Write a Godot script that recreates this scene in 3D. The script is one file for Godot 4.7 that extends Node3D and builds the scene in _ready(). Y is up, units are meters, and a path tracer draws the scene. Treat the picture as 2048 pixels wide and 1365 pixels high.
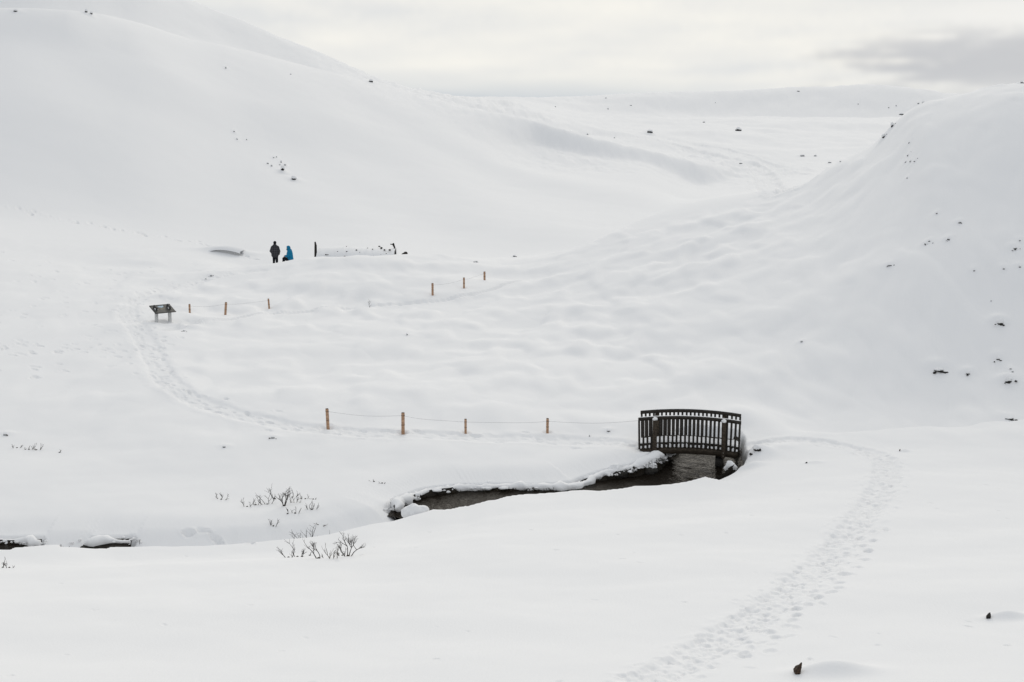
extends Node3D

const OFF := 15.0          # the survey measure r = x / (distance + OFF)
const WATER := -0.7
# survey lines of the land: bearing measure r = x / (distance + 15), distance ahead, height
var land_lines := {
	"camera_slope": [[-0.2706, 0, 0.2639], [0, 0, 0], [9.6, 9.6, 9.8]],
	"camera_foot": [[-0.2713, 0, 0.2645], [9, 9, 9], [6.1, 6, 6.4]],
	"frame_foot": [[-0.4115, -0.2192, -0.1118, 0, 0.1004, 0.2122, 0.3835], [20.5, 20.5, 20.3, 20, 19.8, 19, 18.5], [2.78, 2.68, 2.68, 2.81, 2.91, 3.28, 3.67]],
	"near_slope": [[-0.4569, -0.2433, -0.1004, 0, 0.1117, 0.2374, 0.4292], [27.5, 27.5, 27.2, 27, 26.6, 25.8, 25], [1.53, 1.48, 1.55, 1.66, 1.9, 2.28, 2.84]],
	"near_apron": [[-0.4816, -0.2563, -0.0814, 0, 0.1208, 0.2574, 0.4685], [32.5, 32.5, 33, 34.5, 34.5, 33.5, 33], [0.45, 0.45, 0.53, 0.59, 0.8, 1.25, 1.78]],
	"near_bank": [[-0.4929, -0.3271, -0.2631, -0.2303, -0.2019, -0.1353, -0.0995, -0.0739, -0.0457, -0.0275, -0.0117, 0.0043, 0.0203, 0.0337, 0.047, 0.0631, 0.0873, 0.1063, 0.1227, 0.142, 0.1831, 0.2785, 0.5097], [35.2, 35.5, 35.6, 36, 35.9, 36.3, 36.8, 37.6, 38.8, 40, 40.9, 41.7, 41.9, 42.2, 42.1, 42.2, 42.5, 42.9, 43.5, 44.2, 45, 46, 46], [-0.16, -0.2, -0.18, -0.14, -0.21, -0.24, -0.22, -0.14, -0.27, -0.26, -0.18, -0.16, -0.17, -0.17, -0.21, -0.23, -0.24, -0.2, -0.18, -0.12, 0.04, 0.19, 0.44]],
	"far_bank": [[-0.5046, -0.2691, -0.2037, -0.1384, -0.1018, -0.0757, -0.047, -0.0282, 0.0044, 0.0344, 0.0701, 0.0894, 0.1088, 0.1307, 0.1585, 0.2006, 0.2423, 0.2835, 0.5192], [38.7, 39, 39.2, 39.8, 40.5, 41.5, 44.1, 45, 45.6, 46.2, 47.2, 47.6, 48, 48, 48.5, 49.5, 49.9, 50.3, 50.5], [-0.3, -0.39, -0.39, -0.44, -0.41, -0.32, -0.26, -0.29, -0.31, -0.32, -0.15, -0.22, -0.26, -0.1, -0.07, -0.05, 0.08, 0.21, 0.59]],
	"meadow": [[-0.5397, -0.2875, -0.1471, 0, 0.072, 0.1112, 0.1333, 0.1606, 0.2021, 0.2438, 0.2851, 0.5225], [54, 54, 54, 54, 54.3, 54, 53.2, 51.6, 51, 51, 51.3, 52], [0.35, 0.12, 0.05, 0.02, 0.05, 0.05, 0, -0.4, -0.65, -0.6, -0.35, 0.4]],
	"meadow_middle": [[-0.5627, -0.3005, -0.2067, -0.1545, -0.1137, 0, 0.0373, 0.0753, 0.116, 0.1676, 0.2184, 0.2521, 0.2935, 0.5341], [71, 71, 71, 73, 75, 76, 75, 72, 71, 69, 67.5, 67, 66, 64], [2.2, 0.75, 0.52, 0.3, 0.15, 0.2, 0.45, 0.8, 1.4, 2.4, 4, 5.2, 5.8, 6.3]],
	"right_shoulder": [[-0.5775, -0.309, -0.2339, -0.1582, -0.116, -0.086, -0.0437, 0, 0.0382, 0.0779, 0.1208, 0.1744, 0.1997, 0.2244, 0.2435, 0.2575, 0.2988, 0.5419], [88, 88, 88, 87, 88, 90, 91, 91.5, 90, 95, 99, 95, 90, 86, 84, 83, 80, 76], [4.6, 1.62, 0.85, 0.66, 1.05, 1.02, 0.95, 0.6, 1.25, 2.55, 3.85, 5.35, 6.9, 8.8, 10.65, 11.2, 12, 12.8]],
	"terrace_and_right_crest": [[-0.5823, -0.3118, -0.2361, -0.1901, -0.1594, -0.117, -0.0868, -0.0685, -0.0441, -0.0227, 0, 0.0172, 0.0385, 0.06, 0.0787, 0.1222, 0.1524, 0.1759, 0.2016, 0.2155, 0.2264, 0.2359, 0.2457, 0.2598, 0.3022, 0.3741, 0.5473], [95, 95, 95, 94, 93, 94.5, 97, 97.5, 98, 98.6, 99, 98.6, 98, 100, 105, 110, 107, 103, 98, 95, 93, 91.5, 90.5, 89, 87, 84, 82], [5.5, 2, 0.89, 0.8, 0.95, 1.45, 1.4, 1.45, 1.3, 1.06, 0.84, 1.06, 1.68, 2.54, 3.14, 4.45, 5.16, 6.1, 7.82, 8.78, 10.02, 11.04, 11.6, 12.02, 12.83, 13.52, 14.02]],
	"behind_terrace": [[-0.5861, -0.3139, -0.2376, -0.1915, -0.1608, -0.1182, -0.0875, -0.0444, 0, 0.0392, 0.0798, 0.124, 0.1808, 0.2091, 0.2374, 0.2733, 0.3186, 0.583], [101, 101, 101, 100, 99, 102, 103, 104, 108, 112, 116, 122, 126, 128, 130, 125, 125, 125], [6.2, 2.35, 1.25, 0.8, 0.3, 0.55, 0.65, 0.5, 0.3, 0.4, 0.9, 1.3, 1.8, 2.8, 4, 6, 8, 9]],
	"left_foot": [[-0.5922, -0.3173, -0.2403, -0.1627, -0.0885, -0.045, 0, 0.0396, 0.081, 0.1268, 0.1849, 0.2432, 0.3288, 0.6019], [113, 112, 113, 112, 115, 117, 122, 126, 136, 158, 165, 170, 170, 170], [8, 2.64, 1.85, 1.06, 0.87, 0.57, 0.95, 0.95, 1.25, 1.5, 1.9, 2.2, 4, 5]],
	"left_slope": [[-0.6045, -0.3224, -0.2445, -0.1666, -0.0907, -0.0461, 0, 0.0404, 0.0822, 0.1212, 0.1542, 0.1871, 0.2458, 0.3328, 0.6097], [150, 150, 152, 155, 160, 162, 165, 165, 166, 172, 185, 195, 200, 200, 200], [15, 13.27, 11.21, 6.84, 4.87, 4.06, 2.95, 2.55, 2.15, 0.68, 0.9, 1.7, 2.3, 3, 3]],
	"left_shelf": [[-0.6088, -0.3245, -0.2459, -0.1676, -0.1232, -0.0914, -0.0466, -0.0207, 0, 0.0183, 0.0411, 0.0672, 0.0835, 0.103, 0.1226, 0.1554, 0.1888, 0.2481, 0.3359, 0.6154], [172, 172, 174, 179, 183, 188, 196, 200, 214, 224, 219.5, 215.5, 212.5, 208, 204, 210, 228, 235, 235, 235], [20.5, 18.93, 17.26, 12.68, 11.08, 9.53, 7.84, 6.53, 6.05, 5.26, 4.4, 3.85, 3.59, 2.23, 0.56, 1.4, 1.9, 2.7, 3.2, 3.2]],
	"left_crest": [[-0.6113, -0.3257, -0.2846, -0.2479, -0.2012, -0.1695, -0.1248, -0.0925, -0.0666, -0.047, -0.0209, 0.0052, 0.0248, 0.0444, 0.0705, 0.0966, 0.1227, 0.1561, 0.1897, 0.2493, 0.3376, 0.6185], [190, 190, 192, 206, 220, 228, 238, 244, 244, 240, 236, 234, 232, 228, 224, 219, 215, 230, 252, 260, 260, 260], [25.5, 24.4, 24.34, 23.64, 21.52, 20.2, 17.85, 16.19, 14.2, 12.67, 11.03, 9.75, 8.65, 7.44, 6.04, 4.79, 3.27, 1.9, 2.5, 3.2, 3.5, 3.5]],
	"behind_left_crest": [[-0.6174, -0.3289, -0.2495, -0.2023, -0.1704, -0.1253, -0.0929, -0.0472, -0.021, 0.0053, 0.0447, 0.0842, 0.1237, 0.1904, 0.2501, 0.3387, 0.6206], [215, 215, 224, 238, 245, 252, 258, 258, 256, 256, 252, 248, 248, 275, 280, 280, 280], [25.5, 24.4, 23.5, 21.7, 20.1, 17.7, 16, 12.4, 10.7, 9, 6.5, 4.3, 3.2, 3.4, 4, 4, 4]],
	"plateau_and_high_ridge": [[-0.6214, -0.3302, -0.2511, -0.21, -0.1713, -0.1259, -0.0933, -0.0672, -0.0475, -0.0245, 0, 0.0252, 0.0452, 0.0851, 0.1316, 0.1917, 0.2517, 0.3408, 0.624], [300, 290, 290, 292, 292, 290, 288, 292, 300, 310, 330, 325, 322, 320, 320, 322, 325, 325, 325], [80, 62, 41, 33.12, 28.22, 22.34, 18.06, 15.37, 14.36, 13.3, 12.76, 9.84, 7.86, 6.56, 5.68, 4.42, 4.14, 5, 6]],
	"plateau_edge": [[-0.6289, -0.3341, -0.2539, -0.1733, -0.0943, -0.0481, -0.0248, 0, 0.0256, 0.0525, 0.0863, 0.1334, 0.1941, 0.2548, 0.3451, 0.632], [400, 380, 350, 350, 350, 400, 450, 480, 480, 480, 482, 484, 485, 485, 485, 485], [95, 68, 42, 25, 16, 14, 14.3, 13.93, 10.81, 9.16, 8.16, 8.07, 7.98, 7.81, 7.8, 9]],
	"far_dip": [[-0.6354, -0.3395, -0.2587, -0.176, -0.0957, -0.0486, -0.025, 0, 0.0257, 0.0529, 0.0869, 0.1344, 0.1955, 0.2566, 0.3475, 0.6345], [560, 520, 520, 520, 520, 540, 560, 575, 600, 620, 640, 645, 640, 635, 635, 560], [95, 66, 40, 24, 16, 14, 15.24, 15.05, 12.34, 9.2, 8.1, 7.5, 7.3, 7.3, 7.3, 9]],
	"far_crest": [[-0.6457, -0.3458, -0.2625, -0.1781, -0.0966, -0.049, -0.0252, 0, 0.0428, 0.0904, 0.1345, 0.1955, 0.2462, 0.2632, 0.2803, 0.3009, 0.348, 0.6374], [780, 780, 780, 780, 780, 780, 780, 775, 770, 760, 755, 745, 735, 735, 735, 740, 760, 760], [80, 50, 30, 20, 15, 16.67, 17.07, 17.17, 18.18, 20.17, 20.88, 22.28, 23.63, 22.88, 21.13, 18.67, 17.83, 18.87]],
	"beyond": [[-0.6533, -0.3491, 0, 0.2486, 0.643], [1050, 1050, 1050, 1050, 1050], [60, 35, 5, 5, 0]],
	"horizon": [[-0.6642, 0, 0.6487], [2500, 2500, 2500], [0, -25, -25]],
}
var stream_course := [[7.10, 50.40, 0.85, 1], [6.91, 49.40, 0.95, 1], [6.68, 48.20, 1.03, 1], [6.36, 46.80, 1.1, 1], [5.71, 45.40, 1.12, 1], [4.64, 44.55, 1.15, 1], [3.37, 44.10, 1, 1], [2.54, 43.50, 0.78, 1], [1.66, 43.20, 0.7, 1], [0.25, 42.90, 0.82, 1], [-0.99, 42.60, 1.15, 1], [-1.82, 42.10, 1.15, 1], [-2.40, 41.60, 1, 1], [-2.77, 41.00, 0.75, 0.6], [-3.27, 40.20, 0.6, 0], [-4.07, 39.40, 0.65, 0], [-5.39, 38.50, 0.7, 0], [-7.24, 37.90, 0.75, 0], [-8.83, 37.60, 0.75, 0], [-10.52, 37.50, 0.75, 0], [-10.79, 37.50, 0.75, 1], [-11.79, 37.40, 0.75, 1], [-12.06, 37.40, 0.75, 0], [-12.98, 37.30, 0.75, 0], [-13.26, 37.30, 0.75, 1], [-13.94, 37.30, 0.8, 1], [-15.57, 37.30, 0.8, 1], [-18.02, 37.30, 0.8, 0], [-22.21, 37.50, 0.7, 0]]
var right_trail := [[2.07, 20.21], [2.64, 21.12], [3.41, 22.64], [4.33, 24.49], [5.39, 26.68], [6.88, 30.17], [8.57, 34.30], [10.08, 38.16], [11.29, 41.69], [11.98, 44.59], [11.77, 46.53], [10.76, 47.67], [9.66, 48.21], [8.37, 48.27]]
var right_side_prints := [[9.06, 33.80], [7.65, 30.32], [6.46, 27.51], [5.35, 25.04], [4.38, 23.03], [3.60, 21.35]]
var left_trail := [[4.21, 47.88], [2.22, 48.79], [-0.42, 48.88], [-2.90, 49.04], [-4.69, 49.31], [-6.91, 50.00], [-8.87, 50.99], [-10.84, 52.58], [-12.37, 54.39], [-13.51, 55.95], [-14.59, 58.36], [-15.60, 61.19], [-16.70, 64.52], [-18.40, 69.05], [-20.15, 73.79], [-21.12, 78.14], [-21.00, 83.04], [-19.70, 87.81], [-18.05, 90.52], [-16.32, 91.62]]
var faint_trail := [[-17.02, 68.90], [-15.58, 72.55], [-12.63, 76.68], [-9.17, 79.81], [-4.76, 81.90], [-1.92, 84.51], [0.50, 88.75]]
var hill_trail := [[-44.16, 118.34], [-38.46, 115.99], [-33.78, 113.85], [-28.34, 111.20], [-23.01, 108.10], [-18.39, 103.35]]
var far_track_a := [[11.14, 276.03], [21.59, 287.10], [30.62, 278.06], [36.03, 248.25], [39.41, 227.40], [20.57, 102.08]]
var far_track_b := [[31.42, 294.93], [38.65, 273.12], [42.86, 247.54], [42.39, 210.52]]
var far_track_c := [[-2.34, 281.44], [5.75, 295.83], [18.13, 334.27], [29.84, 322.47]]
var bank_trail := [[-9.14, 38.99], [-8.37, 38.72], [-7.49, 37.79], [-6.94, 36.66]]
var left_loop := [[-16.60, 64.29], [-19.15, 65.22], [-20.61, 63.93], [-22.59, 64.39], [-24.58, 63.60]]
var front_posts := [[-6.66, 50.28, 0.58, 0.097], [-3.89, 49.54, 0.59, 0.096], [-1.66, 49.66, 0.33, 0.079], [1.27, 49.81, 0.32, 0.079]]
var left_posts := [[-17.27, 75.41, 0.96, 0.085], [-15.47, 75.89, 1.00, 0.107], [-13.52, 78.40, 0.86, 0.083]]
var far_posts := [[-4.69, 83.29, 1.13, 0.105], [-2.91, 85.55, 1.20, 0.102], [-1.73, 88.93, 1.18, 0.106]]
# stones: x, distance, width, height seen above the snow, label
var stones := [
	[-63.03, 184.71, 0.85, 0.33, "small dark stone on the skyline ridge at the upper left corner"],
	[-55.97, 191.32, 0.61, 0.54, "left of two snow-topped stones on the upper left ridge"],
	[-55.34, 191.38, 0.54, 0.40, "right of two snow-topped stones on the upper left ridge"],
	[-38.23, 193.14, 0.34, 0.27, "single tiny stone midway down the upper left hillside"],
	[-22.75, 233.21, 0.99, 0.66, "wedge-shaped stone with a snow hood on the left hill's skyline shoulder"],
	[-31.53, 205.90, 0.29, 0.15, "faint speck of stone high on the left hill between two larger ones"],
	[-31.04, 160.41, 0.28, 0.17, "faint stone at the upper end of the left hill outcrop trail"],
	[-30.21, 157.72, 0.22, 0.17, "faint stone just below the uppermost of the left hill outcrop trail"],
	[-29.42, 159.08, 0.28, 0.17, "faint snow-dusted stone right along the left hill outcrop trail"],
	[-25.59, 153.71, 0.27, 0.16, "left of two small stones along the top of the left hill outcrop"],
	[-25.37, 154.36, 0.22, 0.16, "right of two small stones along the top of the left hill outcrop"],
	[-25.56, 149.67, 0.32, 0.21, "leftmost small stone of the left hill outcrop"],
	[-25.01, 148.82, 0.31, 0.21, "small stone just below the leftmost one of the left hill outcrop"],
	[-24.55, 152.20, 0.27, 0.27, "small dark stone above the big one of the left hill outcrop"],
	[-24.47, 150.67, 0.21, 0.16, "small stone left beside the big one of the left hill outcrop"],
	[-23.93, 150.90, 0.32, 0.21, "slanted sliver of stone on the right edge of the left hill outcrop"],
	[-23.58, 146.98, 0.52, 0.67, "biggest upright dark stone of the left hill outcrop"],
	[-21.96, 143.64, 0.86, 0.41, "wide dark boulder lowest on the left hill below the outcrop"],
	[18.92, 626.80, 1.10, 0.66, "leftmost dark stone on the far plateau below the skyline"],
	[44.89, 673.64, 1.42, 0.95, "dark stone right of the leftmost one on the far plateau"],
	[57.10, 691.53, 1.46, 0.73, "pair-like dark stone on the shaded far slope left of centre"],
	[46.97, 720.83, 1.27, 0.51, "thin dark stone close under the far skyline"],
	[28.88, 300.62, 1.90, 0.85, "low dark boulder on the far plateau, left of the peaked one"],
	[56.12, 420.49, 1.04, 0.44, "small pale stone on the edge of the far plateau"],
	[53.78, 341.20, 2.40, 1.32, "large peaked boulder with a snow top on the far plateau"],
	[143.21, 721.63, 2.28, 0.76, "thin dark stone lying on the far skyline"],
	[98.76, 699.65, 0.74, 0.49, "tiny speck of stone on the shaded far slope"],
	[163.24, 679.17, 0.96, 0.72, "small stone on the right part of the shaded far slope"],
	[175.92, 672.46, 1.18, 0.71, "upper stone by the rim of the right hill on the far slope"],
	[180.33, 676.00, 1.19, 0.71, "stone above the rim rocks of the right hill on the far slope"],
	[52.85, 260.75, 1.19, 0.37, "dark flat stone on the far snowfield, left of two"],
	[55.23, 260.79, 0.83, 0.28, "dark flat stone on the far snowfield, right of two"],
	[53.45, 240.73, 0.76, 0.25, "left stone just above the right hill's crest"],
	[22.40, 97.64, 0.17, 0.10, "right stone just above the right hill's crest"],
	[37.60, 235.08, 0.91, 0.25, "dark flat stone beside the far ski-like tracks"],
	[14.84, 282.45, 0.50, 0.30, "left tiny stone on the crest of the middle snow spur"],
	[19.99, 280.12, 0.49, 0.30, "right tiny stone on the crest of the middle snow spur"],
	[194.86, 682.66, 1.92, 2.16, "upright dark stone on the rounded rim of the right hill"],
	[191.49, 679.02, 1.67, 0.96, "low dark stone left of the upright one on the right hill's rim"],
	[178.06, 657.49, 3.24, 1.39, "long slanted dark stone on the steep rim of the right hill"],
	[171.51, 641.21, 0.90, 1.58, "narrow dark stone below the long slanted one on the rim"],
	[24.21, 91.49, 0.23, 0.32, "dark stone halfway down the steep rim of the right hill"],
	[23.67, 91.38, 0.29, 0.29, "lowest dark stone on the steep rim of the right hill"],
	[30.39, 86.10, 0.27, 0.15, "dark stone on top of the right hill at the frame edge"],
	[22.84, 82.47, 0.18, 0.09, "small crescent stone high on the right hill face"],
	[22.32, 80.77, 0.20, 0.09, "small stone under the crescent one high on the right hill"],
	[22.03, 80.10, 0.17, 0.09, "left stone of a short row high on the right hill"],
	[22.06, 79.28, 0.17, 0.11, "middle stone of a short row high on the right hill"],
	[22.09, 78.50, 0.20, 0.08, "right stone of a short row high on the right hill"],
	[21.39, 77.31, 0.14, 0.08, "lone tiny stone below the short row on the right hill"],
	[20.91, 70.06, 0.15, 0.10, "small stone uppermost of the scatter on the right hill face"],
	[21.48, 68.19, 0.19, 0.12, "cluster of dark bits on the right hill face, second from the top"],
	[19.68, 67.52, 0.19, 0.07, "left small stone of a trio on the right hill face"],
	[19.87, 67.55, 0.14, 0.10, "middle small stone of a trio on the right hill face"],
	[19.95, 67.23, 0.10, 0.07, "right small stone of a trio on the right hill face"],
	[20.57, 66.88, 0.21, 0.12, "dark stone right of the trio on the right hill face"],
	[22.83, 64.30, 0.25, 0.11, "dark half-round stone by the right edge on the right hill"],
	[23.22, 64.87, 0.14, 0.09, "small stone above the half-round one at the right edge"],
	[17.84, 66.88, 0.26, 0.10, "flat dark stone farthest left on the right hill face"],
	[20.77, 63.52, 0.14, 0.09, "small stone with a shallow dent midway on the right hill face"],
	[21.90, 62.97, 0.13, 0.11, "small dark stone right of the dented one on the right hill face"],
	[22.56, 62.83, 0.16, 0.13, "loose dark stones near the right edge, midway up the right hill"],
	[20.83, 61.26, 0.09, 0.07, "tiny stone above the large half-moon rock on the right hill"],
	[20.68, 59.51, 0.38, 0.26, "large half-moon dark rock on the right hill near the frame edge"],
	[19.93, 57.38, 0.25, 0.12, "half-round dark rock below the large half-moon one"],
	[17.48, 57.21, 0.51, 0.16, "long thin crescent of dark rock low on the right hill"],
	[18.53, 56.77, 0.26, 0.16, "small smile-shaped crescent of rock low on the right hill"],
	[20.16, 56.52, 0.14, 0.06, "upper sliver of stone above the slanted rock low on the right"],
	[20.17, 56.30, 0.14, 0.06, "lower sliver of stone above the slanted rock low on the right"],
	[19.80, 55.66, 0.36, 0.26, "slanted dark rock low on the right hill near the frame edge"],
	[12.83, 62.10, 0.16, 0.09, "lone small stone at the foot of the right hill"],
	[-5.20, 69.56, 0.15, 0.10, "lone small stone in the middle of the hummocky meadow"],
	[0.19, 106.72, 0.30, 0.15, "dark stone at the foot of the hill right of the ruin"],
	[-2.42, 96.60, 0.31, 0.10, "thin dark stone on the terrace edge right of the ruin"],
	[-19.09, 89.66, 0.22, 0.13, "small stone on the mound left of the standing person"],
	[-19.27, 88.89, 0.16, 0.09, "smaller stone left below the one on the mound by the path"],
	[-8.38, 48.56, 0.19, 0.07, "dark flat stone in the snow in front of the first tall fence post"],
	[-9.83, 47.32, 0.15, 0.07, "dark flat stone left of the one in front of the fence"],
	[-17.94, 49.12, 0.21, 0.09, "dark crescent stone at the left frame edge above the twigs"],
	[3.46, 49.82, 0.16, 0.09, "dark stone on the mound left of the footbridge"],
	[2.76, 49.40, 0.09, 0.07, "small stone left of the mound by the footbridge"],
	[8.23, 46.42, 0.40, 0.20, "dark tussock-like stone beside the right end of the footbridge"],
	[4.26, 20.16, 0.16, 0.21, "pointed brown rock at the bottom frame edge", 1],
	[8.32, 23.73, 0.10, 0.14, "small pointed dark rock in the lower right corner", 1],
	[12.93, 46.19, 0.05, 0.10, "small dark stone at the tip of a drift beside the bend of the trail", 1],
	[9.50, 44.63, 0.08, 0.06, "tiny stone on the drift between footbridge and trail", 1],
	[18.83, 52.60, 0.42, 0.08, "low dark stone under a snow lip at the right frame edge"],
	[-16.23, 69.51, 0.22, 0.07, "tiny stone in the snow just right of the information board"],
]
# twigs: x, distance, height, spread, lean, label
var shrubs := [
	[-4.04, 33.71, 0.57, 0.62, 0.10, "tallest bare shrub, rightmost on the near bank of the stream"],
	[-4.75, 33.52, 0.55, 0.40, -0.05, "tall forked bare shrub left of the tallest one"],
	[-5.66, 34.64, 0.36, 0.18, 0.00, "leftmost upright twig on the near bank of the stream"],
	[-5.46, 34.79, 0.23, 0.18, 0.10, "small twig tuft second from the left on the near bank"],
	[-5.32, 34.71, 0.22, 0.06, 0.20, "single thin leaning twig third from the left on the near bank"],
	[-5.17, 34.99, 0.21, 0.09, -0.30, "short twigs just left of the tall forked shrub"],
	[-4.33, 33.27, 0.37, 0.25, 0.00, "pale thin shrub between the two tall ones"],
	[-4.56, 33.55, 0.17, 0.15, 0.30, "low twig at the foot of the pale thin shrub"],
	[-4.23, 34.10, 0.15, 0.15, -0.20, "low twig left of the tallest shrub's foot"],
	[-8.84, 41.87, 0.20, 0.27, 0.10, "twig tuft farthest left of the shrub patch"],
	[-7.90, 41.03, 0.25, 0.21, 0.00, "low tuft at the left end of the shrub patch"],
	[-7.68, 41.23, 0.20, 0.15, 0.30, "short twigs left beside a double-headed shrub in the patch"],
	[-7.34, 41.28, 0.30, 0.36, -0.20, "double-headed low shrub in the left half of the patch"],
	[-7.20, 41.85, 0.37, 0.21, -0.70, "long single twig leaning left at the top of the patch"],
	[-6.79, 41.00, 0.54, 0.30, -0.10, "tall crooked shrub in the centre of the patch"],
	[-6.69, 41.93, 0.20, 0.24, 0.20, "small tuft right of the tall crooked shrub's top"],
	[-6.51, 41.30, 0.18, 0.30, 0.20, "faint twigs right of the tall crooked shrub"],
	[-6.26, 41.70, 0.14, 0.18, -0.20, "low twigs at the upper right of the patch"],
	[-6.01, 41.63, 0.09, 0.15, 0.10, "lowest sprigs at the upper right end of the patch"],
	[-5.92, 40.63, 0.21, 0.33, 0.10, "dark low tuft at the right end of the patch"],
	[-6.57, 40.27, 0.15, 0.12, 0.10, "small dark tuft below the tall crooked shrub"],
	[-6.36, 40.31, 0.18, 0.24, 0.00, "fan-shaped tuft below the tall crooked shrub"],
	[-6.86, 39.46, 0.22, 0.20, 0.20, "dark tuft alone in the hollow below the patch"],
	[-5.78, 38.23, 0.42, 0.42, -0.20, "bushy shrub with a dark foot lowest in the patch"],
	[-5.58, 39.68, 0.13, 0.26, -0.10, "thin sprigs above the bushy shrub"],
	[-5.17, 38.85, 0.28, 0.34, 0.00, "spreading dark shrub right of the bushy one"],
	[-4.99, 38.96, 0.11, 0.11, 0.40, "small sprig right of the spreading dark shrub"],
	[-4.34, 43.40, 0.09, 0.25, 0.10, "flat dark sprigs alone on the snow above the pool's left end"],
	[-4.08, 43.32, 0.09, 0.16, 0.20, "smaller sprigs beside the flat dark ones above the pool"],
	[-17.02, 47.63, 0.14, 0.21, -0.20, "left sprigs of a low twig row at the left edge"],
	[-16.55, 47.45, 0.15, 0.24, 0.00, "middle sprigs of a low twig row at the left edge"],
	[-16.27, 47.39, 0.21, 0.24, 0.10, "densest sprigs of a low twig row at the left edge"],
	[-15.39, 47.09, 0.12, 0.09, 0.20, "single sprig right of the twig row at the left edge"],
	[-12.45, 33.40, 0.22, 0.10, 0.00, "upright twig at the left edge below the stream"],
	[-12.23, 33.24, 0.15, 0.17, 0.30, "low twigs beside the upright one at the left edge"],
	[-8.02, 79.33, 0.34, 0.11, 0.10, "thin dark twig standing in the middle of the meadow"],
]
# boulders of the bank: x, distance, width, height, foot, label, how bare
var bank_boulders := [
	[3.43, 45.50, 1.10, 0.60, -0.80, "broad dark boulder in the far stream bank left of the footbridge", 0.6],
	[4.59, 46.00, 0.90, 0.50, -0.80, "dark boulder in the far stream bank beside the snow mound at the footbridge", 0.6],
	[-0.63, 44.30, 1.00, 0.45, -0.98, "dark boulder in the bank behind the stream's open pool", 0.6],
	[-2.83, 40.30, 1.25, 0.75, -0.80, "snow-covered lump of turf at the left end of the stream's open pool", -0.15],
	[7.27, 45.90, 0.60, 0.50, -0.75, "snow-covered stone below the right end of the footbridge", -0.15],
]
var terrace_lip := [[-15.54, 93.00, 1.15], [-14.00, 93.50, 1.29], [-17.12, 92.50, 1.00], [-12.21, 95.00, 1.48], [-10.07, 97.00, 1.38]]

var rng := RandomNumberGenerator.new()
var rows := PackedFloat32Array()      # distances of the rows of the land grid
var cols := PackedFloat32Array()      # r of its columns
var hgt := PackedFloat32Array()       # heights
var NR := 0
var NC := 0
var M := {}
var used := {}

func _ready() -> void:
	rng.seed = 20240117
	make_camera_and_light()
	make_materials()
	build_land()
	build_water_and_banks()
	build_bridge()
	build_fences()
	build_board()
	build_ruin()
	build_people()
	build_bank_boulders()
	build_stones()
	build_shrubs()

# ------------------------------------------------------------------ camera, sky, sun
func make_camera_and_light() -> void:
	var cam := Camera3D.new()
	cam.name = "camera"
	cam.position = Vector3(0, 11.25, 0)
	cam.rotation_degrees = Vector3(-9.25, 0, 0)
	cam.fov = 26.99
	cam.near = 0.1
	cam.far = 6000.0
	add_child(cam)
	cam.current = true
	var env := Environment.new()
	env.background_mode = Environment.BG_SKY
	env.tonemap_mode = Environment.TONE_MAPPER_LINEAR
	env.tonemap_exposure = 1.0
	env.sdfgi_enabled = true
	env.ssao_enabled = true
	env.ssil_enabled = true
	var sky := Sky.new()
	var sm := PanoramaSkyMaterial.new()
	sm.panorama = ImageTexture.create_from_image(sky_image())
	sky.sky_material = sm
	env.sky = sky
	env.background_energy_multiplier = 1.0
	var we := WorldEnvironment.new()
	we.name = "world_environment"
	we.environment = env
	add_child(we)
	var sun := DirectionalLight3D.new()
	sun.name = "sun"
	sun.light_energy = 0.43
	sun.light_color = Color(1.0, 0.97, 0.92)
	sun.light_angular_distance = 45.0
	sun.shadow_enabled = true
	sun.sky_mode = DirectionalLight3D.SKY_MODE_LIGHT_ONLY
	sun.rotation_degrees = Vector3(-24.0, 180.0 - 11.0, 0)
	add_child(sun)

var cloud_a := FastNoiseLite.new()
var cloud_b := FastNoiseLite.new()

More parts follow.
